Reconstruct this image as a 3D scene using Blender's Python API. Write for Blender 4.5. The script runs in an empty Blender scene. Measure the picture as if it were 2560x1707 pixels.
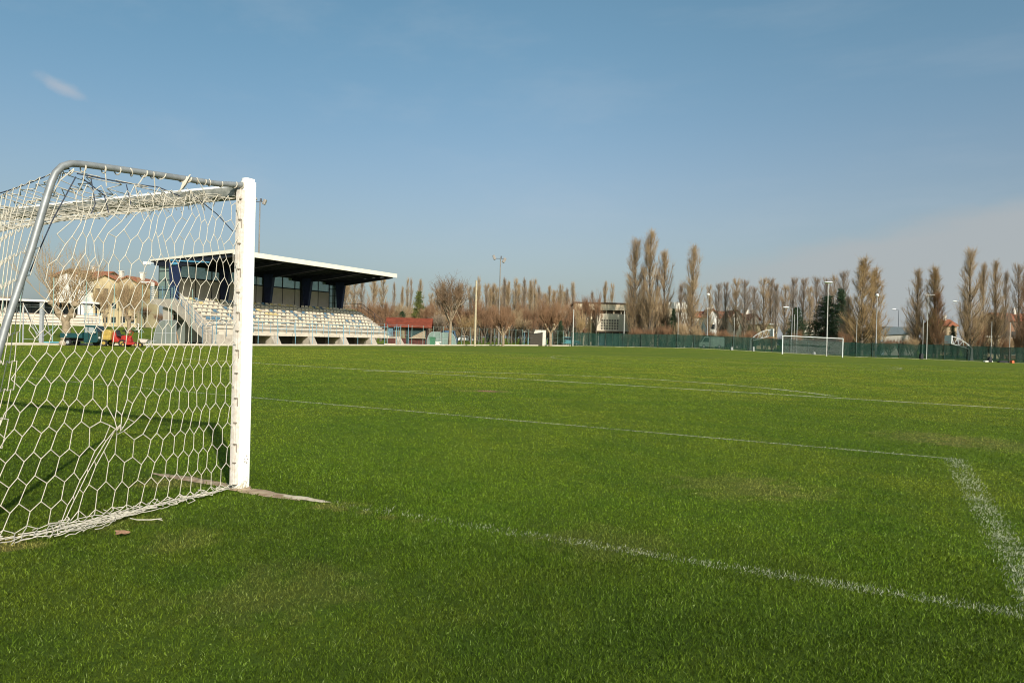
import bpy, math, random
import numpy as np
from mathutils import Vector, Matrix

SC = bpy.context.scene
COL = SC.collection
# ------------------------------------------------------------------ camera
CAM = Vector((4.6955, -4.2899, 1.2831))
FWD = Vector((-0.45284739, 0.89157607, -0.00462144))
RGT = Vector((0.89125319, 0.45281328, 0.02505758))
UPV = Vector((-0.02443339, -0.00722839, 0.99967533))
FPX = 1815.81
cd = bpy.data.cameras.new('camera'); cam = bpy.data.objects.new('camera', cd); COL.objects.link(cam)
cd.sensor_width = 36; cd.lens = FPX / 2560 * 36; cd.clip_start = 0.1; cd.clip_end = 6000
m = Matrix((RGT, UPV, -FWD)).transposed().to_4x4(); m.translation = CAM
cam.matrix_world = m; SC.camera = cam
# ------------------------------------------------------------------ sky and sun
SUN_EL, SUN_AZ = math.radians(28.7), math.radians(127.8)       # azimuth clockwise from +Y
SKY_STRENGTH = 0.095
w = bpy.data.worlds.new('World'); SC.world = w; w.use_nodes = True
nt = w.node_tree; nt.nodes.clear()
def N(nt, t, **k):
    n = nt.nodes.new(t)
    for a, b in k.items(): setattr(n, a, b)
    return n
def L(nt, a, b): nt.links.new(a, b)
def mathn(nt, op, a, b=None, clamp=False):
    n = N(nt, 'ShaderNodeMath', operation=op); n.use_clamp = clamp
    for i, v in enumerate((a, b)):
        if v is None: continue
        if isinstance(v, (int, float)): n.inputs[i].default_value = v
        else: L(nt, v, n.inputs[i])
    return n.outputs[0]
def mixc(nt, f, a, b, blend='MIX'):
    n = N(nt, 'ShaderNodeMix', data_type='RGBA', blend_type=blend)
    if isinstance(f, (int, float)): n.inputs[0].default_value = f
    else: L(nt, f, n.inputs[0])
    for i, v in ((6, a), (7, b)):
        if isinstance(v, tuple): n.inputs[i].default_value = (*v[:3], 1)
        else: L(nt, v, n.inputs[i])
    return n.outputs[2]
def noise(nt, vec, scale, detail=3, rough=.55):
    n = N(nt, 'ShaderNodeTexNoise'); n.inputs['Scale'].default_value = scale
    n.inputs['Detail'].default_value = detail; n.inputs['Roughness'].default_value = rough
    if vec is not None: L(nt, vec, n.inputs['Vector'])
    return n.outputs['Fac']
def ramp(nt, f, a, b):
    n = N(nt, 'ShaderNodeMapRange'); n.interpolation_type = 'SMOOTHSTEP'
    L(nt, f, n.inputs[0]); n.inputs[1].default_value = a; n.inputs[2].default_value = b
    return n.outputs[0]
def vmap(nt, vec, scale, rot=(0, 0, 0), loc=(0, 0, 0)):
    n = N(nt, 'ShaderNodeMapping'); L(nt, vec, n.inputs[0])
    n.inputs['Scale'].default_value = scale; n.inputs['Rotation'].default_value = rot; n.inputs['Location'].default_value = loc
    return n.outputs[0]
sky = N(nt, 'ShaderNodeTexSky', sky_type='NISHITA'); sky.sun_disc = False
sky.sun_elevation = SUN_EL; sky.sun_rotation = SUN_AZ
sky.air_density = 1.0; sky.dust_density = 2.2; sky.ozone_density = 1.3; sky.altitude = 20
tc = N(nt, 'ShaderNodeTexCoord'); GEN = tc.outputs['Generated']
def pdir(u, v):
    d = FWD + RGT * ((u - 1280) / FPX) - UPV * ((v - 853.5) / FPX); d.normalize(); return d
def dotn(vec, d):
    n = N(nt, 'ShaderNodeVectorMath', operation='DOT_PRODUCT'); L(nt, vec, n.inputs[0]); n.inputs[1].default_value = tuple(d)
    return n.outputs['Value']
sep = N(nt, 'ShaderNodeSeparateXYZ'); L(nt, GEN, sep.inputs[0])
# thin veil of cloud low in the sky on the far right: below a slanting edge, fading upward
a0 = pdir(1950, 610); a1 = pdir(2560, 480); nrm = a0.cross(a1).normalized()
if nrm.z > 0: nrm = -nrm
edge = dotn(GEN, nrm)
wob = noise(nt, vmap(nt, GEN, (9, 9, 26)), 1.0, 5, .6)
e2 = mathn(nt, 'ADD', edge, mathn(nt, 'MULTIPLY', mathn(nt, 'SUBTRACT', wob, .5), .035))
veil = ramp(nt, e2, -0.004, 0.030)
side = ramp(nt, dotn(GEN, pdir(2750, 700)), 0.86, 0.985)
veil = mathn(nt, 'MULTIPLY', mathn(nt, 'MULTIPLY', veil, side), .75)
# one small wisp high on the left
c = pdir(152, 218); t = (pdir(205, 245) - pdir(95, 190)).normalized(); b = c.cross(t).normalized()
dx = mathn(nt, 'DIVIDE', dotn(GEN, t - c * t.dot(c)), .032); dy = mathn(nt, 'DIVIDE', dotn(GEN, b), .010)
# (the ellipse is measured on the sky sphere about the wisp's own direction)
rr = mathn(nt, 'SQRT', mathn(nt, 'ADD', mathn(nt, 'MULTIPLY', dx, dx), mathn(nt, 'MULTIPLY', dy, dy)))
wn = noise(nt, vmap(nt, GEN, (40, 40, 60)), 1.0, 4, .6)
rr = mathn(nt, 'ADD', rr, mathn(nt, 'MULTIPLY', mathn(nt, 'SUBTRACT', wn, .5), .9))
wisp = mathn(nt, 'MULTIPLY', mathn(nt, 'SUBTRACT', 1.0, ramp(nt, rr, 0.1, 1.05)), ramp(nt, dotn(GEN, c), .9, .99))
wisp = mathn(nt, 'MULTIPLY', wisp, .5)
# pale haze that thickens toward the horizon all round
hz = mathn(nt, 'MULTIPLY', mathn(nt, 'SUBTRACT', 1.0, ramp(nt, sep.outputs[2], -0.02, 0.30)), .50)
K = 1 / SKY_STRENGTH
hue = N(nt, 'ShaderNodeHueSaturation'); hue.inputs['Saturation'].default_value = .92; hue.inputs['Value'].default_value = 1.0
L(nt, sky.outputs[0], hue.inputs['Color'])
upw = ramp(nt, sep.outputs[2], .10, .46)
tinted = mixc(nt, 1.0, hue.outputs[0], mixc(nt, upw, (1.0, 1.0, 1.0), (.86, 1.19, 1.15)), 'MULTIPLY')
lft = ramp(nt, dotn(GEN, pdir(-900, 400)), .55, .98)
tinted = mixc(nt, lft, tinted, mixc(nt, 1.0, tinted, (.80, .86, .88), 'MULTIPLY'))
colr = mixc(nt, hz, tinted, tuple(x * K for x in (.285, .355, .385)))
strk = noise(nt, vmap(nt, GEN, (1.6, 5.0, 9.0), (0, 0, .5)), 1.6, 5, .6)
colr = mixc(nt, mathn(nt, 'MULTIPLY', ramp(nt, strk, .48, .78), .10), colr, tuple(x * K for x in (.46, .50, .54)))
colr = mixc(nt, veil, colr, tuple(x * K for x in (.37, .39, .40)))
colr = mixc(nt, wisp, colr, tuple(x * K for x in (.44, .45, .48)))
bg = N(nt, 'ShaderNodeBackground'); bg.inputs[1].default_value = SKY_STRENGTH; L(nt, colr, bg.inputs[0])
wo = N(nt, 'ShaderNodeOutputWorld'); L(nt, bg.outputs[0], wo.inputs[0])
sd = bpy.data.lights.new('sun', 'SUN'); sd.energy = 4.4; sd.angle = math.radians(.53); sd.color = (1, .93, .82)
sun = bpy.data.objects.new('sun', sd); COL.objects.link(sun)
sv = Vector((math.sin(SUN_AZ) * math.cos(SUN_EL), math.cos(SUN_AZ) * math.cos(SUN_EL), math.sin(SUN_EL)))
sun.rotation_euler = sv.to_track_quat('Z', 'Y').to_euler(); sun.location = (20, -20, 30)
vs = SC.view_settings; vs.view_transform = 'Standard'; vs.look = 'None'; vs.gamma = 1; vs.exposure = 0.25; vs.use_curve_mapping = False
SC.cycles.filter_width = 1.05
SC.cycles.transparent_max_bounces = 24; SC.cycles.max_bounces = 6

# ------------------------------------------------------------------ places
R0 = random.Random(4)
def hzv(u): return 813.02 + (u / 2560) * (877.19 - 813.02)
def side_D(u): return -50.0 / (-0.4528 + 0.8916 * (u - 1280) / FPX)
US = [-1600, -400, 0, 300, 560, 700, 900, 1100, 1250, 1425, 1580, 1750, 1960, 2130, 2300, 2540, 3000, 4200]
DS = [side_D(-1600), side_D(-400), side_D(0), side_D(300), side_D(560), side_D(700), side_D(900), side_D(1100), 106, 118, 120, 118, 115, 111, 108, 101, 90, 70]
VS_ = [None, None, 862, 863, 864, 864, 864, 864, 864, 865, 867.5, 871, 882, 892, 897, 908, None, None]
ZB = [0.0, 0.02]
for u, D, v in zip(US[2:-2], DS[2:-2], VS_[2:-2]): ZB.append(1.283 - (v - hzv(u)) * D / FPX)
ZB += [-.25, -.1]
def ground_z(x, y):
    x = np.asarray(x, float); y = np.asarray(y, float)
    dx = x - CAM.x; dy = y - CAM.y
    D = dx * FWD.x + dy * FWD.y; s = dx * .8919 + dy * .4531
    Dp = np.maximum(D, 1e-3); u = 1280 + FPX * np.clip(s / Dp, -1.55, 1.6)
    Db = np.interp(u, US, DS); zb = np.interp(u, US, ZB); r = D / Db
    def ss(t): t = np.clip(t, 0, 1); return t * t * (3 - 2 * t)
    z = zb * ss((r - .5) / .48)
    lw = ss((560 - u) / 160)                       # the meadow beyond the left kerb climbs a little
    z = z + lw * 1.45 * ss((D - Db - 4) / 48)
    return np.where(D > 1, z, 0.0)
def gz(x, y): return float(ground_z(x, y))
def P(u, D, dz=0.0):
    """ground point seen in column u of the photograph at view depth D, dz above the ground"""
    # intersect: column ray at depth D, height fixed by terrain
    z = 0.0
    for _ in range(6):
        # solve position with right offset so that it stands in column u
        a = (u - 1280) / FPX
        base = CAM + FWD * D + RGT * (a * D)
        k = (z - base.z) / UPV.z
        q = base + UPV * k; z = gz(q.x, q.y)
    return Vector((q.x, q.y, z + dz))
def H(u, v, D):
    "height above its ground of what is seen at (u, v) at depth D"
    q = P(u, D); return CAM.z + (hzv(u) - v) * D / FPX - q.z
def px(n, D): return n * D / FPX
YAW = math.atan2(RGT.y, RGT.x)

# ------------------------------------------------------------------ materials
MATS = {}
def mat(name, col, rough=.7, var=.12, scale=6.0, metal=0.0, spec=.35, bump=0.0, col2=None, coords='Object', strength=None):
    if name in MATS: return MATS[name]
    m = bpy.data.materials.new(name); m.use_nodes = True; t = m.node_tree; t.nodes.clear()
    o = N(t, 'ShaderNodeOutputMaterial'); b = N(t, 'ShaderNodeBsdfPrincipled'); L(t, b.outputs[0], o.inputs[0])
    b.inputs['Roughness'].default_value = rough; b.inputs['Metallic'].default_value = metal
    b.inputs['Specular IOR Level'].default_value = spec
    tcn = N(t, 'ShaderNodeTexCoord'); v = tcn.outputs[coords]
    f = noise(t, v, scale, 4, .6); f = ramp(t, f, .3, .7)
    c2 = col2 if col2 else tuple(x * (1 - var * 2) for x in col)
    c = mixc(t, f, c2, col)
    L(t, c, b.inputs['Base Color'])
    if bump:
        bn = N(t, 'ShaderNodeBump'); bn.inputs['Strength'].default_value = bump; bn.inputs['Distance'].default_value = .02
        L(t, noise(t, v, scale * 5, 4, .6), bn.inputs['Height']); L(t, bn.outputs[0], b.inputs['Normal'])
    MATS[name] = m; return m
def glassy(name, col, alpha=.4, rough=.15):
    if name in MATS: return MATS[name]
    m = bpy.data.materials.new(name); m.use_nodes = True; t = m.node_tree; t.nodes.clear()
    o = N(t, 'ShaderNodeOutputMaterial'); b = N(t, 'ShaderNodeBsdfPrincipled'); tr = N(t, 'ShaderNodeBsdfTransparent'); mx = N(t, 'ShaderNodeMixShader')
    b.inputs['Base Color'].default_value = (*col, 1); b.inputs['Roughness'].default_value = rough
    tr.inputs[0].default_value = (.75, .85, .85, 1)
    tcn = N(t, 'ShaderNodeTexCoord')
    f = mathn(t, 'ADD', alpha - .08, mathn(t, 'MULTIPLY', noise(t, tcn.outputs['Object'], 2.0), .16))
    L(t, f, mx.inputs[0]); L(t, tr.outputs[0], mx.inputs[1]); L(t, b.outputs[0], mx.inputs[2]); L(t, mx.outputs[0], o.inputs[0])
    MATS[name] = m; return m
WHITE = mat('white_paint', (.80, .80, .78), .45, .04, 3)
WHITEW = mat('weathered_white', (.74, .70, .62), .7, .10, 2)
GROOVE = mat('dirty_groove', (.76, .70, .64), .7, .2, 30, col2=(.62, .54, .46))
GALV = mat('galvanised_steel', (.30, .31, .31), .5, .12, 14, metal=.35, spec=.5)
GALVL = mat('pale_galvanised', (.42, .43, .44), .55, .10, 8, metal=.2)
DARKHOOK = mat('dark_hook', (.30, .25, .20), .6)
TWINE = mat('net_twine', (.62, .56, .46), .85, .10, 40)
TWINED = mat('old_dark_twine', (.05, .06, .09), .85, .10, 40)
CONC = mat('concrete', (.46, .40, .33), .85, .13, 1.6, bump=.2)
CONCL = mat('pale_concrete', (.62, .54, .44), .85, .10, 1.2, bump=.2)
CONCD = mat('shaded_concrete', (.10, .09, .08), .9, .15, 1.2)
NAVY = mat('navy_steel', (.018, .03, .085), .5, .15, 3)
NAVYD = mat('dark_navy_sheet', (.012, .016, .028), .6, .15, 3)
BLUE = mat('light_blue_steel', (.20, .38, .47), .5, .12, 5)
BLUEB = mat('bright_blue_steel', (.10, .33, .52), .5, .12, 5)
PANEL = mat('beige_panel', (.56, .52, .45), .8, .06, 1)
GLASSB = glassy('stand_glass', (.36, .47, .46), .50)
GLASSG = glassy('green_glass', (.24, .32, .28), .72)
GLASSD = mat('window_glass', (.03, .04, .045), .12, .2, 2, spec=.6)
FASCIA = mat('cream_fascia', (.80, .74, .63), .6, .05, 1)
SEATC = mat('cream_seat', (.66, .57, .44), .5, .05, 9)
SEATB = mat('blue_seat', (.10, .19, .27), .6, .1, 9)
SEATY = mat('yellow_seat', (.62, .50, .24), .5, .1, 9)
RUBBER = mat('tyre_rubber', (.02, .02, .02), .8)

# ------------------------------------------------------------------ mesh builder
class MB:
    def __init__(s): s.v = []; s.f = []; s.mi = []; s.n = 0; s.m = 0
    def add(s, verts, faces):
        o = s.n; s.v += [tuple(x) for x in verts]; s.n += len(verts)
        for f in faces: s.f.append(tuple(i + o for i in f)); s.mi.append(s.m)
        return s
    def box(s, x0, x1, y0, y1, z0, z1, M=None):
        vs = [Vector((x, y, z)) for z in (z0, z1) for y in (y0, y1) for x in (x0, x1)]
        if M is not None: vs = [M @ q for q in vs]
        return s.add(vs, [(0, 2, 3, 1), (4, 5, 7, 6), (0, 1, 5, 4), (2, 6, 7, 3), (0, 4, 6, 2), (1, 3, 7, 5)])
    def cbox(s, c, sx, sy, sz, rz=0.0, rx=0.0, ry=0.0):
        M = Matrix.Translation(c) @ Matrix.Rotation(rz, 4, 'Z') @ Matrix.Rotation(ry, 4, 'Y') @ Matrix.Rotation(rx, 4, 'X')
        return s.box(-sx / 2, sx / 2, -sy / 2, sy / 2, -sz / 2, sz / 2, M)
    def tube(s, pts, r, n=8, cap=True):
        pts = [Vector(q) for q in pts]; rs = r if isinstance(r, (list, tuple)) else [r] * len(pts)
        rings = []; prev = None
        for i, q in enumerate(pts):
            d = (pts[min(i + 1, len(pts) - 1)] - pts[max(i - 1, 0)]).normalized()
            a = Vector((0, 0, 1)) if abs(d.z) < .9 else Vector((1, 0, 0))
            if prev is not None: a = prev
            x = d.cross(a).normalized(); y = x.cross(d).normalized(); prev = y
            rings.append([q + (x * math.cos(2 * math.pi * k / n) + y * math.sin(2 * math.pi * k / n)) * rs[i] for k in range(n)])
        vs = [q for ring in rings for q in ring]; fs = []
        for i in range(len(pts) - 1):
            for k in range(n): a = i * n + k; b = i * n + (k + 1) % n; fs.append((a, b, b + n, a + n))
        if cap: fs.append(tuple(range(n - 1, -1, -1))); fs.append(tuple(range((len(pts) - 1) * n, len(pts) * n)))
        return s.add(vs, fs)
    def prism(s, poly, axis, a, b, M=None):
        "extrude a 2D polygon along axis x/y/z from a to b"
        def mk(p, q):
            return Vector({'x': (q, p[0], p[1]), 'y': (p[0], q, p[1]), 'z': (p[0], p[1], q)}[axis])
        n = len(poly); vs = [mk(p, a) for p in poly] + [mk(p, b) for p in poly]
        if M is not None: vs = [M @ q for q in vs]
        fs = [tuple(range(n)), tuple(range(2 * n - 1, n - 1, -1))] + [(i, i + n, (i + 1) % n + n, (i + 1) % n) for i in range(n)]
        return s.add(vs, fs)
    def ball(s, c, rx, ry, rz, nu=12, nv=8, jit=0, rnd=None):
        c = Vector(c); vs = []; fs = []
        for j in range(nv + 1):
            th = math.pi * j / nv
            for i in range(nu):
                ph = 2 * math.pi * i / nu; k = 1 + (rnd.uniform(-jit, jit) if rnd else 0)
                vs.append(c + Vector((rx * math.sin(th) * math.cos(ph) * k, ry * math.sin(th) * math.sin(ph) * k, rz * math.cos(th) * k)))
        for j in range(nv):
            for i in range(nu):
                a = j * nu + i; b = j * nu + (i + 1) % nu; fs.append((a, a + nu, b + nu, b))
        return s.add(vs, fs)
    def mesh(s, name, mats, smooth=False):
        me = bpy.data.meshes.new(name); me.from_pydata(s.v, [], s.f); me.update()
        ms = mats if isinstance(mats, (list, tuple)) else [mats]
        for q in ms: me.materials.append(q)
        if any(s.mi): me.polygons.foreach_set('material_index', s.mi)
        import bmesh
        bm = bmesh.new(); bm.from_mesh(me); bmesh.ops.recalc_face_normals(bm, faces=bm.faces); bm.to_mesh(me); bm.free()
        if smooth:
            me.polygons.foreach_set('use_smooth', [True] * len(me.polygons))
            try: me.set_sharp_from_angle(angle=math.radians(40))
            except Exception: pass
        return me
    def build(s, name, mats, parent=None, smooth=False, bevel=0):
        o = bpy.data.objects.new(name, s.mesh(name, mats, smooth)); COL.objects.link(o)
        if parent: o.parent = parent
        if bevel:
            bv = o.modifiers.new('bevel', 'BEVEL'); bv.width = bevel; bv.segments = 2; bv.limit_method = 'ANGLE'; bv.harden_normals = False
        return o
def np_mesh(name, V, F, mats, smooth=False, k=None):
    me = bpy.data.meshes.new(name); V = np.asarray(V, np.float32); F = np.asarray(F, np.int32)
    me.vertices.add(len(V)); me.vertices.foreach_set('co', V.ravel())
    k = F.shape[1]; me.loops.add(F.size); me.loops.foreach_set('vertex_index', F.ravel())
    me.polygons.add(len(F)); me.polygons.foreach_set('loop_start', np.arange(0, F.size, k, dtype=np.int32))
    me.polygons.foreach_set('loop_total', np.full(len(F), k, np.int32))
    me.update(calc_edges=True)
    for q in (mats if isinstance(mats, (list, tuple)) else [mats]): me.materials.append(q)
    if smooth: me.polygons.foreach_set('use_smooth', np.ones(len(F), bool))
    return me
def prisms(A, B, ra, rb, n=3):
    "many thin tapered sticks A->B as one mesh (numpy)"
    A = np.asarray(A, float); B = np.asarray(B, float); ra = np.broadcast_to(ra, len(A)); rb = np.broadcast_to(rb, len(A))
    d = B - A; d /= np.linalg.norm(d, axis=1, keepdims=True) + 1e-9
    h = np.where(np.abs(d[:, 2:3]) < .9, np.array([[0, 0, 1.]]), np.array([[1., 0, 0]]))
    x = np.cross(d, h); x /= np.linalg.norm(x, axis=1, keepdims=True) + 1e-9; y = np.cross(x, d)
    V = np.zeros((len(A), 2 * n, 3)); 
    for k in range(n):
        o = x * math.cos(2 * math.pi * k / n) + y * math.sin(2 * math.pi * k / n)
        V[:, k] = A + o * ra[:, None]; V[:, n + k] = B + o * rb[:, None]
    base = (np.arange(len(A)) * 2 * n)[:, None]
    F = np.concatenate([base + np.array([[k, (k + 1) % n, (k + 1) % n + n, k + n]]) for k in range(n)], 0)
    return V.reshape(-1, 3), F
def np_obj(name, me, parent=None):
    o = bpy.data.objects.new(name, me); COL.objects.link(o)
    if parent: o.parent = parent
    return o
def tag(o, label=None, cat=None, group=None, kind=None):
    for k, v in (('label', label), ('category', cat), ('group', group), ('kind', kind)):
        if v: o[k] = v
    return o
def thing(name, label, cat, loc=(0, 0, 0), rz=0.0, group=None):
    o = bpy.data.objects.new(name, None); COL.objects.link(o); o.location = loc; o.rotation_euler = (0, 0, rz)
    o.empty_display_size = .3
    return tag(o, label, cat, group)
def dup(root, loc, rz=0.0, label=None, group=None, scale=None):
    def cp(o, par):
        c = o.copy(); COL.objects.link(c)
        if par: c.parent = par
        for ch in o.children: cp(ch, c)
        return c
    r = cp(root, None); r.location = loc; r.rotation_euler = (0, 0, rz)
    if label: r['label'] = label
    if group: r['group'] = group
    if scale: r.scale = scale
    return r

# ------------------------------------------------------------------ lawn colour shared by ground and blades
def lawn_color(t, pos):
    "returns the colour of the turf at a world position"
    flat = N(t, 'ShaderNodeVectorMath', operation='MULTIPLY'); L(t, pos, flat.inputs[0]); flat.inputs[1].default_value = (1, 1, 0)
    p = flat.outputs[0]
    big = ramp(t, noise(t, p, .20, 3, .6), .38, .62)
    mid = ramp(t, noise(t, p, .75, 4, .65), .42, .62)
    sm = ramp(t, noise(t, p, 4.5, 3, .6), .40, .68)
    c = mixc(t, big, (.116, .178, .011), (.166, .206, .016))
    c = mixc(t, mathn(t, 'MULTIPLY', mid, .60), c, (.064, .130, .008))
    c = mixc(t, mathn(t, 'MULTIPLY', sm, .35), c, (.150, .200, .018))
    lime = ramp(t, noise(t, p, .55, 2, .5), .56, .72)
    c = mixc(t, mathn(t, 'MULTIPLY', lime, .38), c, (.150, .225, .012))
    sb = N(t, 'ShaderNodeSeparateXYZ'); L(t, pos, sb.inputs[0])
    band = mathn(t, 'SINE', mathn(t, 'ADD', mathn(t, 'MULTIPLY', sb.outputs[1], .62), mathn(t, 'MULTIPLY', big, 1.5)))
    c = mixc(t, mathn(t, 'MULTIPLY', ramp(t, band, -.4, .6), .15), c, mixc(t, 1.0, c, (.74, .86, .9), 'MULTIPLY'))
    # darker, lusher behind the goal line, drier afield; near-to-far light falloff painted in
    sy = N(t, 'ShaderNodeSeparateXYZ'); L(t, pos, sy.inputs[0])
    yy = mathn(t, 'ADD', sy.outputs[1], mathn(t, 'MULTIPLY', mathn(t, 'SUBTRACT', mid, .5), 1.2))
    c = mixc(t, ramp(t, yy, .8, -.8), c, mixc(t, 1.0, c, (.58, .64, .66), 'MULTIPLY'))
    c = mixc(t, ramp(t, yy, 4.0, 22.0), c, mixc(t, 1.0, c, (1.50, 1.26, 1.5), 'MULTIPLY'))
    # worn and yellowed places
    for x, y, r, a in LAWN_SPOTS:
        d = N(t, 'ShaderNodeVectorMath', operation='DISTANCE'); L(t, p, d.inputs[0]); d.inputs[1].default_value = (x, y, 0)
        k = mathn(t, 'ADD', d.outputs['Value'], mathn(t, 'MULTIPLY', mathn(t, 'SUBTRACT', sm, .5), r * .7))
        f = mathn(t, 'MULTIPLY', mathn(t, 'SUBTRACT', 1.0, ramp(t, k, r * .35, r)), a)
        c = mixc(t, f, c, (.26, .22, .07))
    return c
def gpos(u, v):
    d = FWD + RGT * ((u - 1280) / FPX) - UPV * ((v - 853.5) / FPX); t = -CAM.z / d.z; return CAM + d * t
LAWN_SPOTS = []
for u, v, r, a in [(10, 1362, .22, .8), (1840, 1215, .7, .32), (1960, 1225, .5, .22), (1222, 978, .5, .65), (1160, 977, .3, .5), (880, 1262, .14, .25),
                   (2330, 1095, .9, .45), (2480, 1110, .9, .4), (450, 1352, .25, .22), (430, 1205, .30, .5), (800, 1266, .10, .5), (850, 1274, .09, .45), (905, 1283, .08, .4), (970, 1294, .07, .35), (1040, 1304, .07, .3), (300, 1300, .3, .25), (700, 1480, .5, .2), (1500, 1350, .5, .2), (1330, 895, 2.5, .35)]:
    q = gpos(u, v); LAWN_SPOTS.append((q.x, q.y, r, a))

def turf_material(name, blades=False):
    m = bpy.data.materials.new(name); m.use_nodes = True; t = m.node_tree; t.nodes.clear()
    o = N(t, 'ShaderNodeOutputMaterial'); b = N(t, 'ShaderNodeBsdfPrincipled')
    g = N(t, 'ShaderNodeNewGeometry'); pos = g.outputs['Position']
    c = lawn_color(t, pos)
    if blades:
        at = N(t, 'ShaderNodeAttribute', attribute_name='tint'); ap = N(t, 'ShaderNodeAttribute', attribute_name='paint')
        hs = N(t, 'ShaderNodeHueSaturation'); L(t, c, hs.inputs['Color'])
        L(t, mathn(t, 'ADD', .38, mathn(t, 'MULTIPLY', at.outputs['Fac'], 1.75)), hs.inputs['Value'])
        c = mixc(t, mathn(t, 'MULTIPLY', ramp(t, at.outputs['Fac'], .90, 1.0), .6), hs.outputs[0], (.26, .31, .12))
        c = mixc(t, ap.outputs['Fac'], c, (.50, .51, .38))
        b.inputs['Roughness'].default_value = .6; b.inputs['Specular IOR Level'].default_value = .10
        tl = N(t, 'ShaderNodeBsdfTranslucent'); L(t, c, tl.inputs[0]); mx = N(t, 'ShaderNodeMixShader'); mx.inputs[0].default_value = .28
        L(t, c, b.inputs['Base Color']); L(t, b.outputs[0], mx.inputs[1]); L(t, tl.outputs[0], mx.inputs[2]); L(t, mx.outputs[0], o.inputs[0])
    else:
        # beyond the kerb the meadow is rougher; fine speckle everywhere
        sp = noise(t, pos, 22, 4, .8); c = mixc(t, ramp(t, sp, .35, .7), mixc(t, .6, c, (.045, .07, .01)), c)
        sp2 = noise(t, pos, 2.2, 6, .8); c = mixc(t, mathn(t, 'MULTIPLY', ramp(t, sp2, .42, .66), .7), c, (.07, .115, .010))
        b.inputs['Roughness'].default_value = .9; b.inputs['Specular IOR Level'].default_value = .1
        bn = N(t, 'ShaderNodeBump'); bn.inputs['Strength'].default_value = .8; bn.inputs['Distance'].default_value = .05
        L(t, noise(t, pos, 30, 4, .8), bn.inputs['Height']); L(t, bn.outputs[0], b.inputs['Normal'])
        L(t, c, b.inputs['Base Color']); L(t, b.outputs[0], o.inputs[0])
    return m
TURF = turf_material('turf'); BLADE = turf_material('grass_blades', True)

# ------------------------------------------------------------------ ground sheet: polar grid around the pitch corner, to the horizon
rad = np.concatenate([[0.0], np.geomspace(.8, 60, 46), np.linspace(62, 190, 66), np.geomspace(200, 3500, 26)])
na = 260; ang = np.linspace(0, 2 * math.pi, na, endpoint=False)
RR, AA = np.meshgrid(rad[1:], ang, indexing='ij')
X = CAM.x + RR * np.cos(AA); Y = CAM.y + RR * np.sin(AA); Z = ground_z(X, Y)
far = np.clip((RR - 260) / 500, 0, 1); Z = Z * (1 - far)
V = np.concatenate([[[CAM.x, CAM.y, 0]], np.stack([X, Y, Z], -1).reshape(-1, 3)])
F = []
nr = len(rad) - 1
i, k = np.meshgrid(np.arange(nr - 1), np.arange(na), indexing='ij'); i = i.ravel(); k = k.ravel()
a = 1 + i * na + k; bq = 1 + i * na + (k + 1) % na
F = np.stack([a, a + na, bq + na, bq], 1)
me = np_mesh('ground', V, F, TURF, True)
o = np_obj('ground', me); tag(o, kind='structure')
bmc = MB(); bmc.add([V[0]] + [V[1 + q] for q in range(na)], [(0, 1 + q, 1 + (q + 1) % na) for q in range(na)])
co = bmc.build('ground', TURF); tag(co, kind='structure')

# ------------------------------------------------------------------ pitch lines
def g2(u, v): q = gpos(u, v); return np.array([q.x, q.y])
LINES = []   # (p0, p1, width, strength)
LINES.append(((1.0, .0), (5.56, .0), .12, .40, 'goal'))
LINES.append((g2(26, 941), (5.50, 5.62), .085, .5, 'box'))
LINES.append((((5.50, 5.62)), (5.46, .06), .17, .84, 'side'))
LINES.append(((-24.0, 17.9), tuple(g2(2214, 1002.5)), .15, .95, 'pen'))
LINES.append((tuple(g2(2214, 1002.5)), (20.0, 14.05), .15, .95, 'pen'))
LINES.append(((-44, 45.5), (28, 48.2), .14, .8, 'half'))
def arc(cx, cy, r, a0, a1, n):
    return [(cx + r * math.cos(math.radians(a0 + (a1 - a0) * i / n)), cy + r * math.sin(math.radians(a0 + (a1 - a0) * i / n))) for i in range(n + 1)]
ARCS = [(arc(-3.9, 10.6, 9.35, 36.5, 144, 24), .15, .9), (arc(-5.6, 47.5, 11.5, 0, 360, 64), .14, .7)]
LINES.append(((-24, 84.5), (16, 84.5), .14, .6, 'half'))
def line_mat(s):
    m = bpy.data.materials.new('chalk_line'); m.use_nodes = True; t = m.node_tree; t.nodes.clear()
    o = N(t, 'ShaderNodeOutputMaterial'); b = N(t, 'ShaderNodeBsdfPrincipled'); tr = N(t, 'ShaderNodeBsdfTransparent'); mx = N(t, 'ShaderNodeMixShader')
    b.inputs['Base Color'].default_value = (.50, .50, .34, 1); b.inputs['Roughness'].default_value = .9
    g = N(t, 'ShaderNodeNewGeometry'); uv = N(t, 'ShaderNodeUVMap')
    sx = N(t, 'ShaderNodeSeparateXYZ'); L(t, uv.outputs[0], sx.inputs[0])
    e = mathn(t, 'SUBTRACT', 1.0, mathn(t, 'ABSOLUTE', mathn(t, 'MULTIPLY', mathn(t, 'SUBTRACT', sx.outputs[1], .5), 2.0)))
    n1 = noise(t, g.outputs['Position'], 26, 3, .7); n2 = noise(t, g.outputs['Position'], 1.1, 3, .6)
    f = mathn(t, 'ADD', mathn(t, 'MULTIPLY', e, 1.2), mathn(t, 'ADD', mathn(t, 'MULTIPLY', mathn(t, 'SUBTRACT', n1, .62), 2.4), mathn(t, 'MULTIPLY', mathn(t, 'SUBTRACT', n2, .5), 2.2)))
    f = mathn(t, 'MULTIPLY', ramp(t, f, -.1, .7), s)
    L(t, f, mx.inputs[0]); L(t, tr.outputs[0], mx.inputs[1]); L(t, b.outputs[0], mx.inputs[2]); L(t, mx.outputs[0], o.inputs[0])
    return m
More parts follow.
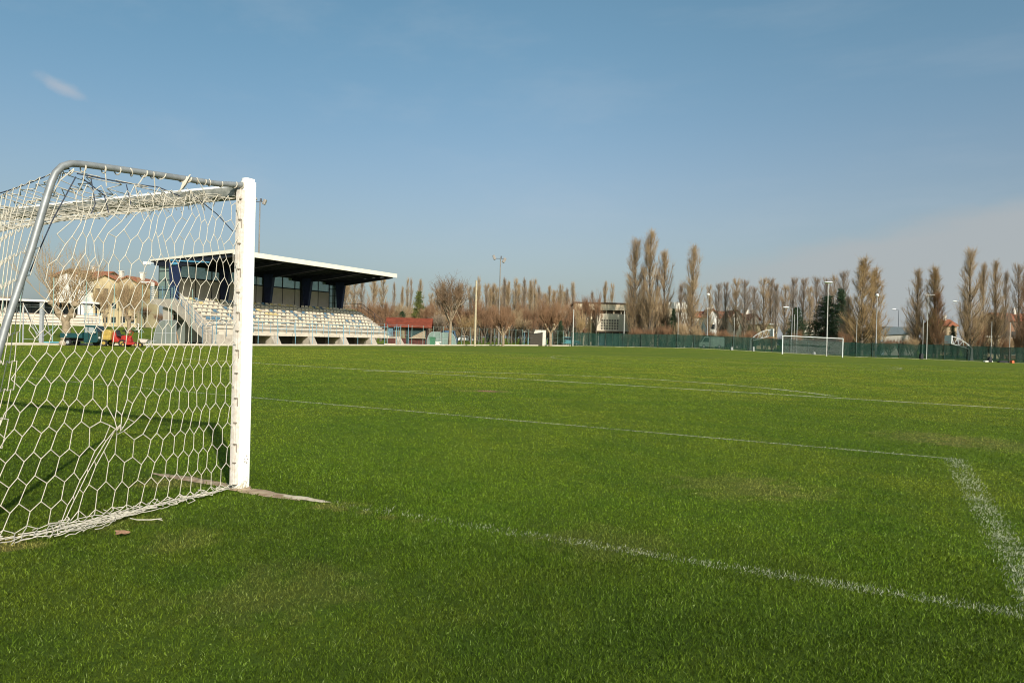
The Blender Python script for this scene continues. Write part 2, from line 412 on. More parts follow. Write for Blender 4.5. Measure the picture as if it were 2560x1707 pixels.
def strip(pts, wd, s, nm='pitch_marking'):
    pts = [np.array(q, float) for q in pts]; dense = [pts[0]]
    for a_, b_ in zip(pts, pts[1:]):
        n = max(1, int(np.linalg.norm(b_ - a_) / 1.0)); dense += [a_ + (b_ - a_) * (q + 1) / n for q in range(n)]
    vs = []; uvs = []
    for i, q in enumerate(dense):
        d = dense[min(i + 1, len(dense) - 1)] - dense[max(i - 1, 0)]; d /= np.linalg.norm(d); nn = np.array([-d[1], d[0]])
        wob = .012 * math.sin(i * 1.7) + .01 * math.sin(i * .53 + 1)
        for sgn in (-1, 1):
            w_ = q + nn * (wd * .62 * sgn + wob); vs.append((w_[0], w_[1], float(ground_z(w_[0], w_[1])) + .006)); uvs.append((i, (sgn + 1) / 2))
    me = bpy.data.meshes.new(nm); me.from_pydata(vs, [], [(2 * i, 2 * i + 1, 2 * i + 3, 2 * i + 2) for i in range(len(dense) - 1)])
    ul = me.uv_layers.new(name='UVMap')
    for lp in me.loops: ul.data[lp.index].uv = uvs[lp.vertex_index]
    me.materials.append(line_mat(s)); o = np_obj(nm, me); tag(o, kind='structure')
for a_, b_, wd, s, k_ in LINES:
    if k_ not in ('goal', 'side'): strip([a_, b_], wd * (1.0 if k_ in ('goal', 'side', 'box') else 1.0), s)
for pts, wd, s in ARCS: strip(pts, wd, s)

# ------------------------------------------------------------------ grass blades (one mass, denser near the camera)
rng = np.random.default_rng(7)
def make_grass():
    d0, d1 = 1.7, 62.0
    n = 1500000
    u_ = rng.random(n)
    gd = np.linspace(d0, d1, 4000); pd_ = gd * np.minimum(1, (4.2 / gd) ** 2.1); cdf = np.cumsum(pd_); d = np.interp(u_, cdf / cdf[-1], gd)
    th0 = math.atan2(FWD.y, FWD.x)
    th = th0 + (rng.random(n) - .5) * 2 * math.radians(47)
    x = CAM.x + d * np.cos(th); y = CAM.y + d * np.sin(th)
    # clumps: pull blades slightly together
    cl = np.sin(x * 9.1 + 3 * np.sin(y * 4.3)) * np.sin(y * 8.3 + 2 * np.sin(x * 5.1))
    keep = rng.random(n) < (.78 + .22 * cl)
    # dry strip of bare earth at the post's foot and the penalty spot
    def bare(px_, py_, rx, ry): return ((x - px_) / rx) ** 2 + ((y - py_) / ry) ** 2 + 1.5 * (rng.random(n) - .5)
    b1 = bare(.42, -.02, .50, .085); b2 = bare(-.65, .03, .8, .12); q = gpos(1222, 978); b3 = bare(q.x, q.y, .45, .30)
    keep &= (b1 > 1) & ((b2 > 1) | (rng.random(n) < .2)) & ((b3 > 1) | (rng.random(n) < .3))
    x, y, d = x[keep], y[keep], d[keep]; n = len(x)
    tall = np.clip(.5 + .5 * np.sin(x * 1.3 + 1.2 * np.sin(y * .9)) * np.sin(y * 1.1 + .7), 0, 1)
    h = (.009 + .013 * rng.random(n) + .004 * tall * (y < 1)) * np.where(rng.random(n) < .04, 1.6, 1.0)
    wd = (.0009 + .0009 * rng.random(n)) * np.clip(d / 3.8, 1, 12) ** .85
    h = h * np.clip(d / 12, 1, 2.6) ** .2
    broad = (rng.random(n) < .035) & (d < 14); wd = np.where(broad, wd * 3.2, wd); h = np.where(broad, h * .62, h)
    az = rng.random(n) * 2 * math.pi; lean = .25 + .85 * rng.random(n)
    lx = np.cos(az) * lean + .12; ly = np.sin(az) * lean - .08
    fa = rng.random(n) * 2 * math.pi; wx = np.cos(fa) * wd; wy = np.sin(fa) * wd
    z0 = ground_z(x, y) - .004
    B = np.stack([x, y, z0], 1)
    W = np.stack([wx, wy, np.zeros(n)], 1)
    M1 = B + np.stack([lx * h * .35, ly * h * .35, h * .62], 1)
    T = B + np.stack([lx * h * 1.0, ly * h * 1.0, h * np.where(broad, .75, 1.0)], 1)
    V = np.stack([B - W * .8, B + W * .8, M1 - W, M1 + W, T], 1).reshape(-1, 3)
    b = (np.arange(n) * 5)[:, None]
    F = np.concatenate([b + np.array([[0, 1, 3]]), b + np.array([[0, 3, 2]]), b + np.array([[2, 3, 4]])], 0)
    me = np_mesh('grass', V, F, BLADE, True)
    tint = rng.random(n) ** 1.3
    paint = np.zeros(n)
    segs = [(np.array(a_), np.array(b_), wd_, s_) for a_, b_, wd_, s_, k_ in LINES]
    for pts, wd_, s_ in ARCS[:1]: segs += [(np.array(p_), np.array(q_), wd_, s_) for p_, q_ in zip(pts, pts[1:])]
    for a_, b_, wd_, s_ in segs:
        ab = b_ - a_; l2 = ab @ ab; tt = np.clip(((x - a_[0]) * ab[0] + (y - a_[1]) * ab[1]) / l2, 0, 1)
        dist = np.hypot(x - a_[0] - ab[0] * tt, y - a_[1] - ab[1] * tt)
        pr = s_ * np.clip(1.35 - dist / (wd_ * .62), 0, 1) * (.75 + .25 * np.sin(tt * 23 + 2 * np.sin(tt * 51)))
        if a_[1] == 0 and b_[1] == 0:
            fade = np.clip((x - .7) / 2.2, 0, 1) * .95 + np.clip((x - 3.0) / 1.5, 0, 1) * .45
            pr = pr * np.where(x < .0, .5, fade)
        paint = np.maximum(paint, (rng.random(n) < pr) * (.55 + .45 * rng.random(n)))
    for nm, val in (('tint', tint), ('paint', paint)):
        at = me.attributes.new(nm, 'FLOAT', 'POINT'); at.data.foreach_set('value', np.repeat(val, 5).astype(np.float32))
    o = np_obj('grass', me); tag(o, 'short mown green lawn with chalk on some blades', 'grass', kind='stuff')
make_grass()
# bare earth at the post
def earth_patch(pts, m, dz=.004):
    b = MB(); n = len(pts); c = sum((Vector(q) for q in pts), Vector()) / n
    b.add([c + Vector((0, 0, dz + .010))] + [Vector(q) + Vector((0, 0, dz)) for q in pts], [(0, 1 + i, 1 + (i + 1) % n) for i in range(n)])
    o = b.build('bare_earth', m, smooth=True); tag(o, kind='structure')
EARTH = mat('bare_earth', (.44, .33, .22), .95, .2, 9, bump=.5, col2=(.26, .17, .10), coords='Object')
CHALKE = mat('chalky_earth', (.62, .54, .40), .95, .2, 12, bump=.4, col2=(.45, .36, .25))
def blob(cx, cy, rx, ry, seed, n=28):
    r = random.Random(seed); return [(cx + rx * math.cos(2 * math.pi * i / n) * r.uniform(.75, 1.15), cy + ry * math.sin(2 * math.pi * i / n) * r.uniform(.7, 1.2), 0) for i in range(n)]
earth_patch(blob(.33, -.03, .45, .085, 1), EARTH)
earth_patch(blob(.74, -.005, .27, .045, 2), CHALKE, .007)
earth_patch(blob(-.50, .03, .52, .075, 3), EARTH)
q = gpos(1218, 978); earth_patch(blob(q.x, q.y, .26, .16, 5), mat('red_earth', (.34, .17, .09), .95, .2, 9))

def scuffed_white():
    m = bpy.data.materials.new('scuffed_white'); m.use_nodes = True; t = m.node_tree; t.nodes.clear()
    o = N(t, 'ShaderNodeOutputMaterial'); b = N(t, 'ShaderNodeBsdfPrincipled'); L(t, b.outputs[0], o.inputs[0]); b.inputs['Roughness'].default_value = .42
    tcn = N(t, 'ShaderNodeTexCoord'); v = tcn.outputs['Object']; sz = N(t, 'ShaderNodeSeparateXYZ'); L(t, v, sz.inputs[0])
    g1 = noise(t, vmap(t, v, (9, 9, 1.2)), 3.0, 5, .7); g2 = noise(t, v, 38, 4, .7)
    c = mixc(t, mathn(t, 'MULTIPLY', ramp(t, g1, .55, .78), .35), (.82, .82, .80), (.52, .49, .42))
    low = mathn(t, 'SUBTRACT', 1.0, ramp(t, sz.outputs[2], .0, .16))
    c = mixc(t, mathn(t, 'MULTIPLY', low, ramp(t, g2, .40, .62)), c, (.36, .30, .19))
    c = mixc(t, ramp(t, g2, .70, .74), c, (.34, .27, .20))
    L(t, c, b.inputs['Base Color']); return m
# ------------------------------------------------------------------ near goal
def near_goal():
    g = thing('football_goal', 'large near football goal with white posts, grey bent stay and torn hexagonal net', 'goal', (0.06, 0, 0))
    # local frame: origin at the near post, x to the left is negative, net behind (-y)
    def post(x):
        b = MB()
        prof = [(.050 * math.cos(a) + 0, .062 * math.sin(a) + .012) for a in [math.pi * 2 * k / 20 for k in range(20)]]
        prof = [(max(-.05, min(.05, px_ * 1.25)), py_ * 1.0) for px_, py_ in prof]
        b.prism([(x + p_[0], p_[1]) for p_ in prof], 'z', .01, 2.50)
        b.prism([(x + p_[0] * .82, p_[1] * .86 + .002) for p_ in prof], 'z', 2.50, 2.525)
        o = b.build('post', scuffed_white(), g, True)
        b = MB(); b.box(x - .016, x + .016, -.086, -.044, .05, 2.42); b.box(x - .030, x - .020, -.082, -.046, .05, 2.42); b.box(x + .020, x + .030, -.082, -.046, .05, 2.42)
        b.build('net_groove', GROOVE, o)
        for k in range(13):
            z = .22 + k * .175 + .03 * math.sin(k * 5.3); b = MB(); b.box(x + .006, x + .0335, -.091, -.076, z, z + .010)
            if k % 2: b.box(x + .0305, x + .0335, -.078, -.072, z - .06, z + .004)
            b.build('net_hook', DARKHOOK, o)
        b = MB()
        rr = random.Random(3)
        for k in range(6): b.cbox((x + .0495, .005 + rr.uniform(-.02, .03), .24 + rr.uniform(-.03, .04)), .004, rr.uniform(.004, .009), rr.uniform(.006, .014))
        b.build('paint_chip', mat('rust_chip', (.25, .16, .09), .9), o)
        return o
    post(0.0); post(-7.44)
    b = MB(); cb = [(.05 * math.sin(a), .062 * math.cos(a)) for a in [2 * math.pi * k / 20 for k in range(20)]]
    b.prism([(p_[1] + .012, p_[0] + 2.44) for p_ in cb], 'x', -7.40, -.04)
    cbo = b.build('crossbar', mat('goal_white', (.8, .8, .8)), g, True)
    b = MB(); b.prism([(-.086, 2.372), (-.03, 2.352), (-.01, 2.380), (-.046, 2.455), (-.078, 2.450)], 'x', -7.38, -.05)
    b.build('net_groove', mat('grey_underside', (.34, .33, .29), .6, .2, 12, col2=(.12, .13, .11)), cbo)
    for x in (0, -7.44):
        def top(y): return 2.455 + y * .09
        pts = [(x, -.02, 2.47), (x, -.3, 2.425), (x, -.7, 2.395), (x, -1.1, 2.362), (x, -1.36, 2.338), (x, -1.44, 2.325), (x, -1.495, 2.295), (x, -1.535, 2.245), (x, -1.56, 2.18), (x, -1.595, 2.05), (x, -1.67, 1.75), (x, -1.80, 1.30), (x, -1.95, .7), (x, -2.10, .0)]
        MBt = MB().tube(pts, .022, 14); st = MBt.build('stay_bar', GALV, g, True)
        if x == 0:
            rr = random.Random(5)
            ys = [-.06, -.13, -.26, -.37, -.42, -.48, -.57, -.62, -.80, -.86, -.93, -1.02, -1.12, -1.22, -1.36, -1.46]
            for y in ys:
                zc = np.interp(-y, [0, .3, .7, 1.1, 1.32, 1.42, 1.5], [2.47, 2.425, 2.395, 2.35, 2.325, 2.30, 2.25])
                sl = rr.uniform(-.05, .07); nt_ = 9; turns = rr.choice([.75, .8, 1.0])
                ring = [(x + .027 * math.cos(2 * math.pi * turns * k / nt_ + 2.2), y + sl * (k / nt_ - .5), zc + .027 * math.sin(2 * math.pi * turns * k / nt_ + 2.2)) for k in range(nt_ + 1)]
                b = MB(); b.tube(ring, .0042, 5)
                if rr.random() < .55: b.tube([ring[-1], (x + .01, y - sl, zc - .05 - rr.random() * .05), (x + rr.uniform(-.02, .02), y - sl * 1.6, zc - .10 - rr.random() * .06)], .0035, 5)
                b.build('lashing', TWINE, g, True)
            # rag knotted on the bar
            b = MB(); b.tube([(x + .02, -.56, 2.44), (x + .035, -.59, 2.41), (x + .03, -.62, 2.36), (x + .01, -.64, 2.30)], [.003, .007, .014, .003], 6)
            b.build('rag', TWINE, g, True)
    # ---- hexagonal nets
    SA = []; SB = []
    def hexnet(nodef, ni, nj, wrapped=None, drop=0.0, seed=1):
        rr = random.Random(seed); P_ = {}
        def nd(i, j):
            if (i, j) not in P_: P_[(i, j)] = nodef(i, j, (0.5 if (i + j) % 2 == 0 else -0.5))
            return P_[(i, j)]
        for j in range(nj + 1):
            for i in range(ni):
                if rr.random() > drop: SA.append(nd(i, j)); SB.append(nd(i + 1, j))
            for i in range(ni + 1):
                if (i + j) % 2 == 1 and j < nj and rr.random() > drop: SA.append(nd(i, j)); SB.append(nd(i, j + 1))
    a = .046; NJ = 14; rp = .176
    rj = np.random.default_rng(11).normal(0, 1, (80, 40, 3))
    pin = np.array([-1.14, .64])
    def side(i, j, up, x0=0.0, pinch=True):
        t = j / NJ
        # slack: widen downward, follow the stay
        ymax = -(1.44 + .56 * min(1, t * 1.02)); s = i / 38.0
        y = -.085 + (ymax + .09) * s
        zt = np.interp(-y, [0, .7, 1.44, 2.4], [2.40, 2.33, 2.22, 2.1]) - .02
        zt -= (.05 + .03 * math.sin(i * .9)) * (1 - t)
        z = zt - t * (zt - .035) + up * .052
        x = x0 + .015 * math.sin(i * .35 + j * .3) + .05 * math.sin(math.pi * min(1, s)) * math.sin(math.pi * t)
        y += rj[i, j, 0] * .004 + .02 * (1 - t) * math.sin(j * 2.1) ; z += rj[i, j, 1] * .004
        if t < .42:   # upper part: uneven tension makes the strands slant
            y += .035 * math.sin(i * .5 + j * 1.4) * (1 - t / .42)
        q = np.array([y, z])
        if pinch:
            d = q - pin; dd = math.hypot(d[0] / .14, d[1] / (.20 if d[1] > 0 else .22))
            wgt = .93 * math.exp(-dd * dd)
            q = q - d * wgt
            # fold running from the knot down and back to the ground
            p0 = pin; p1 = np.array([-1.46, .02]); ab = p1 - p0; tt = max(0, min(1, (q - p0) @ ab / (ab @ ab)))
            c_ = p0 + ab * tt; dv = q - c_; dist = math.hypot(*dv)
            if z < .62: q = q - dv * .78 * math.exp(-(dist / .17) ** 2)
            # strands right of the knot sag toward it
            if z > .64: q[1] -= .10 * math.exp(-((y - pin[0]) / .10) ** 2) * max(0, (1.3 - z))
            # near the post foot the net pulls in
            x += .10 * wgt
        y, z = q
        if z < .03: z = .03
        return np.array([x, y, z])
    hexnet(lambda i, j, up: side(i, j, up), 38, NJ, seed=2, drop=.0)
    # ties from net to groove
    for j in range(1, NJ):
        q = side(0, j, (0.5 if j % 2 == 0 else -0.5)); SA.append(q); SB.append(np.array([.0, -.08, q[2] + .03]))
    # skirt lying on the grass, dragged out
    rs = random.Random(9)
    for i in range(38):
        q = side(i, NJ, (0.5 if (i + NJ) % 2 == 0 else -0.5)); s = i / 38
        drag = .08 + .16 * s
        prev = q
        for k in range(5):
            t = (k + 1) / 5
            nx = np.array([q[0] + .05 * t + (.05 + .15 * s) * t ** 1.2 + rs.uniform(-.012, .012), q[1] - drag * t * (.7 if k else .4) * 1.0 + rs.uniform(-.02, .02), max(.030, .05 - .02 * t) + rs.uniform(-.006, .012)])
            SA.append(prev); SB.append(nx); prev = nx
            if rs.random() < .30:
                side_ = nx + np.array([rs.uniform(-.05, .05), rs.uniform(-.09, .02), rs.uniform(-.006, .01)]); SA.append(nx); SB.append(side_)
    def rope(p0, p1, r, wav, n, seed, zc=.035):
        rr = random.Random(seed); pts = []
        for k in range(n + 1):
            t = k / n; x = p0[0] + (p1[0] - p0[0]) * t + wav * math.sin(t * 7 + seed) * t * (1 - t) * 3; y = p0[1] + (p1[1] - p0[1]) * t + wav * .6 * math.sin(t * 9 + seed * 2) * t * (1 - t) * 2
            pts.append((x, y, zc + rr.uniform(-.006, .008)))
        for q0, q1 in zip(pts, pts[1:]): SA.append(np.array(q0)); SB.append(np.array(q1))
    for s_, (p0, p1) in enumerate([((.02, -.14), (.10, -1.0)), ((.03, -.2), (.12, -1.3)), ((.05, -.5), (.16, -1.7)), ((.08, -.75), (.24, -1.6)), ((.06, -.62), (.17, -1.9)), ((.04, -.22), (.10, -.66)), ((.05, -.18), (.13, -.72)), ((.12, -.9), (.26, -1.65)), ((.12, -1.0), (.22, -1.85)), ((.10, -.95), (.30, -1.50)), ((.10, -.80), (.20, -1.42)), ((.14, -.70), (.22, -1.35)), ((.04, -.35), (.16, -1.15)), ((.16, -1.1), (.32, -1.62)), ((.02, -1.0), (.10, -1.9)), ((.05, -1.1), (.20, -1.8)), ((.10, -1.2), (.28, -1.7)), ((.0, -.9), (.14, -1.75)), ((.08, -1.05), (.12, -1.85)), ((.14, -1.0), (.34, -1.45))]):
        rope(p0, p1, .004, .03 + .01 * s_ % .03, 22, s_ + 1)
    # roof net between crossbar and the sagging back rope
    def backz(x): t = -x / 7.44; return 2.29 - .34 * math.sin(math.pi * t) + .02 * math.sin(x * 3)
    def roof(i, j, up):
        x = -i * a * 1.02; t = (j + up * .42) / 8.0; t = min(1.0, max(0, t))
        y = -.08 - 1.36 * t; z = 2.36 + (backz(x) - 2.36) * t - .11 * math.sin(math.pi * t) * (1 if i > 1 else .4) + rj[i % 80, j, 1] * .008
        return np.array([x + rj[i % 80, j, 0] * .010, y, z])
    NB = int(7.44 / (a * 1.02))
    hexnet(roof, NB, 8, seed=5, drop=.02)
    def back(i, j, up):
        x = -i * a * 1.02; t = (j + up * .26 * min(1, i / 8)) / 13; t = min(1, max(0, t)); z0 = backz(x)
        return np.array([x + .02 * math.sin(j + i * .3), -1.46 - .50 * t - .05 * math.sin(i * .21 + j * .4), z0 - (z0 - .03) * t])
    hexnet(back, NB, 13, seed=6, drop=.03)
    def side2(i, j, up): q = side(i, j, up, -7.44, False); return q
    hexnet(side2, 38, NJ, seed=8)
    # bunched net hanging along the crossbar
    rc = random.Random(12)
    for k in range(130):
        x = -rc.random() * 5.2 - .12; l_ = rc.uniform(.10, .42)
        SA.append(np.array([x, -.10 - rc.random() * .06, 2.35 + rc.random() * .055])); SB.append(np.array([x - l_, -.10 - rc.random() * .08, 2.34 + rc.random() * .06]))
    for k in range(60):
        x = -rc.random() * 1.2 - .06; SA.append(np.array([x, -.12 - rc.random() * .3, 2.36 + rc.random() * .04])); SB.append(np.array([x - rc.uniform(-.1, .2), -.10 - rc.random() * .2, 2.24 + rc.random() * .08]))
    V_, F_ = prisms(SA, SB, .0029, .0029, 4); np_obj('net', np_mesh('net', V_, F_, TWINE), g)
    # older dark cord: back rope, and a cord hung from the bend
    DA = []; DB = []
    xs = [-k * .12 for k in range(int(7.44 / .12) + 1)]
    for x0, x1 in zip(xs, xs[1:]):
        DA.append((x0, -1.45, backz(x0) + (.02 if x0 < 0 else 0))); DB.append((x1, -1.45, backz(x1) + .02))
    for (p_, q_) in [((-.01, -1.40, 2.25), (-.05, -1.52, 1.95)), ((-.05, -1.52, 1.95), (-.10, -1.62, 1.62)), ((-.01, -1.36, 2.25), (-.02, -1.20, 2.17)), ((-.02, -1.20, 2.17), (-.03, -1.16, 2.06)),
                     ((0, -1.40, 2.27), (0, -1.1, 2.275)), ((0, -1.1, 2.275), (-.01, -.8, 2.30)), ((-.01, -.8, 2.30), (-.01, -.62, 2.27)), ((-.01, -1.05, 2.27), (0, -1.02, 2.14)), ((-.01, -1.3, 2.26), (-.02, -1.26, 2.10)), ((-.02, -1.26, 2.10), (0, -1.30, 2.03)),
                     ((-.02, -.5, 2.3), (-.05, -.25, 2.2)), ((-.05, -.25, 2.2), (-.03, -.10, 2.08))]:
        DA.append(p_); DB.append(q_)
    V_, F_ = prisms(DA, DB, .0042, .0042, 4); np_obj('old_cord', np_mesh('old_cord', V_, F_, TWINED), g)
    # ground anchor peg
    return g
near_goal()
# mud splash and socket at the post's foot
b = MB(); b.tube([(.06, 0, -.02), (.06, 0, .012)], [.10, .085], 14); o = b.build('post_socket', EARTH, None, True); tag(o, kind='structure')
# loose end of twine and dead leaf
b = MB(); pts = [gpos(x_, y_) + Vector((0, 0, .035)) for x_, y_ in [(325, 1308), (342, 1312), (362, 1312), (378, 1312), (392, 1310), (405, 1313)]]
b.tube(pts, .0035, 5); b.tube([pts[4], gpos(404, 1309) + Vector((0, 0, .035))], .003, 5)
tag(b.build('twine', TWINE), 'short loose end of cream twine lying on the grass right of the net', 'twine')
def leaf(u, v, s, m, label):
    b = MB(); q = gpos(u, v); pts = [(s * (.5 * math.cos(a_)) * (1 + .25 * math.cos(5 * a_)), s * .42 * math.sin(a_) * (1 + .25 * math.cos(5 * a_)), .004 * math.sin(3 * a_)) for a_ in [2 * math.pi * k / 22 for k in range(22)]]
    b.add([(0, 0, .012)] + pts + [(0, 0, .009)] + [(p_[0], p_[1], p_[2] - .003) for p_ in pts], [(0, 1 + k, 1 + (k + 1) % 22) for k in range(22)] + [(23, 24 + (k + 1) % 22, 24 + k) for k in range(22)])
    o = b.build('dead_leaf', m); o.location = (q.x, q.y, .034); o.rotation_euler = (.15, .1, 1.1); tag(o, label, 'leaf')
leaf(305, 1343, .075, mat('dead_leaf', (.34, .19, .11), .8, .2, 30), 'curled orange brown leaf lying on the lawn in front of the net')

# ------------------------------------------------------------------ kerb and boundary
def boundary(u0, u1, off=0.0, step=14):
    pts = []; u = u0
    while u <= u1:
        D = float(np.interp(u, US, DS)); pts.append(P(u, D + off)); u += step
    return pts
def wall_strip(name, pts, wd, z0, z1, m, kind='structure'):
    b = MB(); vs = []; n = len(pts)
    for i, q in enumerate(pts):
        d = (pts[min(i + 1, n - 1)] - pts[max(i - 1, 0)]); d.z = 0; d.normalize(); nn = Vector((-d.y, d.x, 0))
        vs += [q + nn * wd / 2 + Vector((0, 0, z0)), q + nn * wd / 2 + Vector((0, 0, z1)), q - nn * wd / 2 + Vector((0, 0, z1)), q - nn * wd / 2 + Vector((0, 0, z0))]
    fs = []
    for i in range(n - 1):
        for k in range(4): fs.append((i * 4 + k, i * 4 + (k + 1) % 4, i * 4 + 4 + (k + 1) % 4, i * 4 + 4 + k))
    fs += [(0, 1, 2, 3), (n * 4 - 4, n * 4 - 3, n * 4 - 2, n * 4 - 1)]
    b.add(vs, fs); o = b.build(name, m)
    if kind: tag(o, kind=kind)
    return o
def lerp_u(u0, u1, n): return [u0 + (u1 - u0) * k / n for k in range(n + 1)]
kp = [Vector((-45.2, y, gz(-45.2, y))) for y in np.arange(-12, 92, 2.0)]
tail = [P(u, float(np.interp(u, US, DS)) - .3) for u in lerp_u(1210, 1425, 8)]
kp = [q for q in kp if q.y < tail[0].y - 1] + tail
wall_strip('kerb', kp, .35, -.3, .15, CONCL)
wall_strip('kerb', [q + Vector((-.95, 0, 0)) for q in kp[:-8]], 1.4, -.3, .07, CONC)      # paved strip behind it
SAND = mat('sandy_edge', (.52, .45, .34), .95, .25, 1.5, col2=(.20, .20, .09))
wall_strip('path', boundary(1430, 2900, -.5, 20), .5, -.2, .035, SAND)
b = MB()
q0 = P(115, side_D(115) - .05); q1 = P(196, side_D(196) - .05)
d = (q1 - q0); b.cbox((q0 + q1) / 2 + Vector((0, 0, .19)), d.length, .55, .06, math.atan2(d.y, d.x))
tag(b.build('foam_mat', mat('turquoise_mat', (.16, .50, .62), .7, .08, 3)), 'long turquoise blue mat lying on the kerb in front of the three wheeled pickup', 'mat')

# ------------------------------------------------------------------ grandstand
def grandstand():
    z0 = .15
    g = thing('grandstand', 'concrete grandstand with cantilever roof, tiered seats and navy columns', 'grandstand', (0, 0, 0))
    X0, X1, Y0, Y1 = -47.7, -52.4, 41.0, 65.8
    NR = 8; dx = (X0 - X1) / NR; dz = (4.0 - 1.20) / NR
    poly = [(X0 + .35, .92), (X0 + .35, 1.20)]
    x = X0; z = 1.20
    for k in range(NR): poly += [(x, z), (x, z + dz)]; x -= dx; z += dz
    poly += [(X1, 4.0), (-55.0, 4.0), (-55.0, 3.6), (X1 - .3, 3.6), (X0 - .5, .92)]
    # cut into a convex-safe strip of boxes
    b = MB(); b.box(X0 - .2, X0 + .45, Y0, Y1, .92, 1.20)
    for k in range(NR):
        xa = X0 - k * dx; b.box(xa - dx - (.25 if k < NR - 1 else 0), xa, Y0, Y1, 1.20 + k * dz - .16, 1.20 + (k + 1) * dz)
    b.box(-55.0, X1, Y0, Y1 - 1.7, 3.7, 4.0)
    ter = b.build('terrace', CONCL, g, bevel=0)
    for y in np.arange(Y0 + 1.2, Y1, 5.0):
        b = MB(); b.prism([(X0 + .95, z0 - .1), (X0 + .40, .92), (X0 - .3, .92), (X0 - .3, z0 - .1)], 'y', y, y + .9)
        b.prism([(X0 - .4, z0), (X0 - .4, 1.0), (X1, 3.7), (-54.8, 3.7), (-54.8, z0), (X1, z0)], 'y', y + .2, y + .6)
        b.build('raker', CONC, g)
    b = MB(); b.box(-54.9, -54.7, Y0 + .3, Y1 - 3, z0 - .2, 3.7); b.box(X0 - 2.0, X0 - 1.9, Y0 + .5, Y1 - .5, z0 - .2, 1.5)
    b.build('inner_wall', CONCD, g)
    # columns, tapered, with cantilever beams
    cy = [40.7, 46.4, 52.1, 57.8, 63.4]
    def roofz(x_): return np.interp(-x_, [45.0, 55.7], [8.22, 7.62])
    for y in cy:
        b = MB(); b.prism([(-52.5, 3.95), (-53.05, 3.95), (-53.35, 7.35), (-52.0, 7.35)], 'y', y - .17, y + .17); b.build('column', NAVY, g)
        b = MB(); b.prism([(-45.25, roofz(-45.25) - .32), (-45.25, roofz(-45.25) - .46), (-51.7, 7.02), (-53.6, 6.98), (-55.4, 7.2), (-55.4, roofz(-55.4) - .10), (-52, roofz(-52) - .2)], 'y', y - .15, y + .15); b.build('beam', NAVYD, g)
    # roof sheet + fascia
    b = MB(); ya, yb = 40.4, 64.0
    def rp(x_, dz_): return (x_, float(roofz(x_)) + dz_)
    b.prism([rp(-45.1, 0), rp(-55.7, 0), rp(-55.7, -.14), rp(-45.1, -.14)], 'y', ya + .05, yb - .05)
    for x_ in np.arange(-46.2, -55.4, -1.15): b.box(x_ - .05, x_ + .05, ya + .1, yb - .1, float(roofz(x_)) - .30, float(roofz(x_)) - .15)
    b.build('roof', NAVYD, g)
    b = MB(); b.box(-45.10, -44.98, ya, yb, 7.86, 8.30)
    b.prism([rp(-45.1, .08), rp(-55.75, .08), rp(-55.75, -.06), rp(-45.1, -.24)], 'y', ya - .02, ya + .045)
    b.prism([rp(-45.1, .08), rp(-55.75, .08), rp(-55.75, -.06), rp(-45.1, -.20)], 'y', yb - .045, yb + .02)
    b.prism([rp(-45.1, .03), rp(-55.7, .03), rp(-55.7, .06), rp(-45.1, .06)], 'y', ya + .05, yb - .05)
    b.build('fascia', FASCIA, g)
    # back wall, panels and window band
    b = MB(); ys = np.linspace(40.9, 63.9, 13)
    for y_a, y_b in zip(ys, ys[1:]): b.box(-55.0, -54.88, y_a + .02, y_b - .02, 4.0, 6.18)
    b.build('wall_panel', PANEL, g)
    b = MB(); b.box(-54.98, -54.80, 40.9, 63.9, 6.18, 6.30); b.box(-54.98, -54.80, 40.9, 63.9, 7.42, 7.55)
    for y in np.linspace(40.9, 63.9, 13): b.box(-54.96, -54.84, y - .03, y + .03, 4.0, 7.5)
    for y in cy: b.box(-55.0, -54.7, y + 1.2, y + 1.5, 4.0, 7.5)
    b.build('window_frame', NAVYD, g)
    for y_a, y_b in zip(ys, ys[1:]): MB().box(-54.92, -54.89, y_a + .03, y_b - .03, 6.30, 7.42).build('window', GLASSB, g)
    # glazed ends
    for y, nm in ((40.75, 0), (63.95, 1)):
        b = MB(); b.box(-54.9, -52.9, y - .02, y + .02, 4.0, 7.3); b.build('end_screen', GLASSG if nm == 0 else GLASSB, g)
        b = MB()
        for z in (4.0, 4.9, 5.75, 6.6): b.box(-54.9, -52.9, y - .04, y + .04, z, z + .07)
        for x_ in (-54.9, -54.0, -53.0): b.box(x_ - .04, x_ + .04, y - .041, y + .041, 4.0, 7.4)
        b.build('end_frame', NAVYD, g)
    b = MB(); b.cbox((-50.6, 40.5, 7.42), 5.0, .12, .10, 0, 0, .06); b.ball((-52.6, 40.5, 7.25), .5, .15, .15); b.build('roof_pipe', BLUEB, g)
    for c_, s_ in (((-55.9, 40.2, 7.35), (.55, .3, .28)), ((-56.2, 40.2, 5.6), (.4, .3, .12))): b = MB(); b.cbox(c_, *s_, .3); b.tube([(c_[0], c_[1], c_[2]), (c_[0] + .6, c_[1] + .5, c_[2] + .1)], .03, 5); b.build('floodlamp', WHITE, g)
    for k in range(1, NR):
        b = MB(); xs_ = X0 - k * dx - .10; b.box(xs_ - .26, xs_ + .02, Y0 + .15, Y1 - .15, 1.2 + (k + 1) * dz - .012 + .0, 1.2 + (k + 1) * dz + .05); b.build('bench', mat('shade_band_grey', (.25, .27, .27), .7, .15, 2), g)  # added boards, invented so each row shows a shaded grey-blue band
    for k in range(NR):
        b = MB(); xs_ = X0 - k * dx; b.box(xs_ - .02, xs_ + .10, Y0 + .02, Y1 - .02, 1.2 + (k + 1) * dz - .07, 1.2 + (k + 1) * dz + .004); b.build('shadow_lip', mat('grey_shadow_lip', (.36, .34, .30), .8, .15, 2), g)  # overhanging grey lips added so the steps throw shadow lines
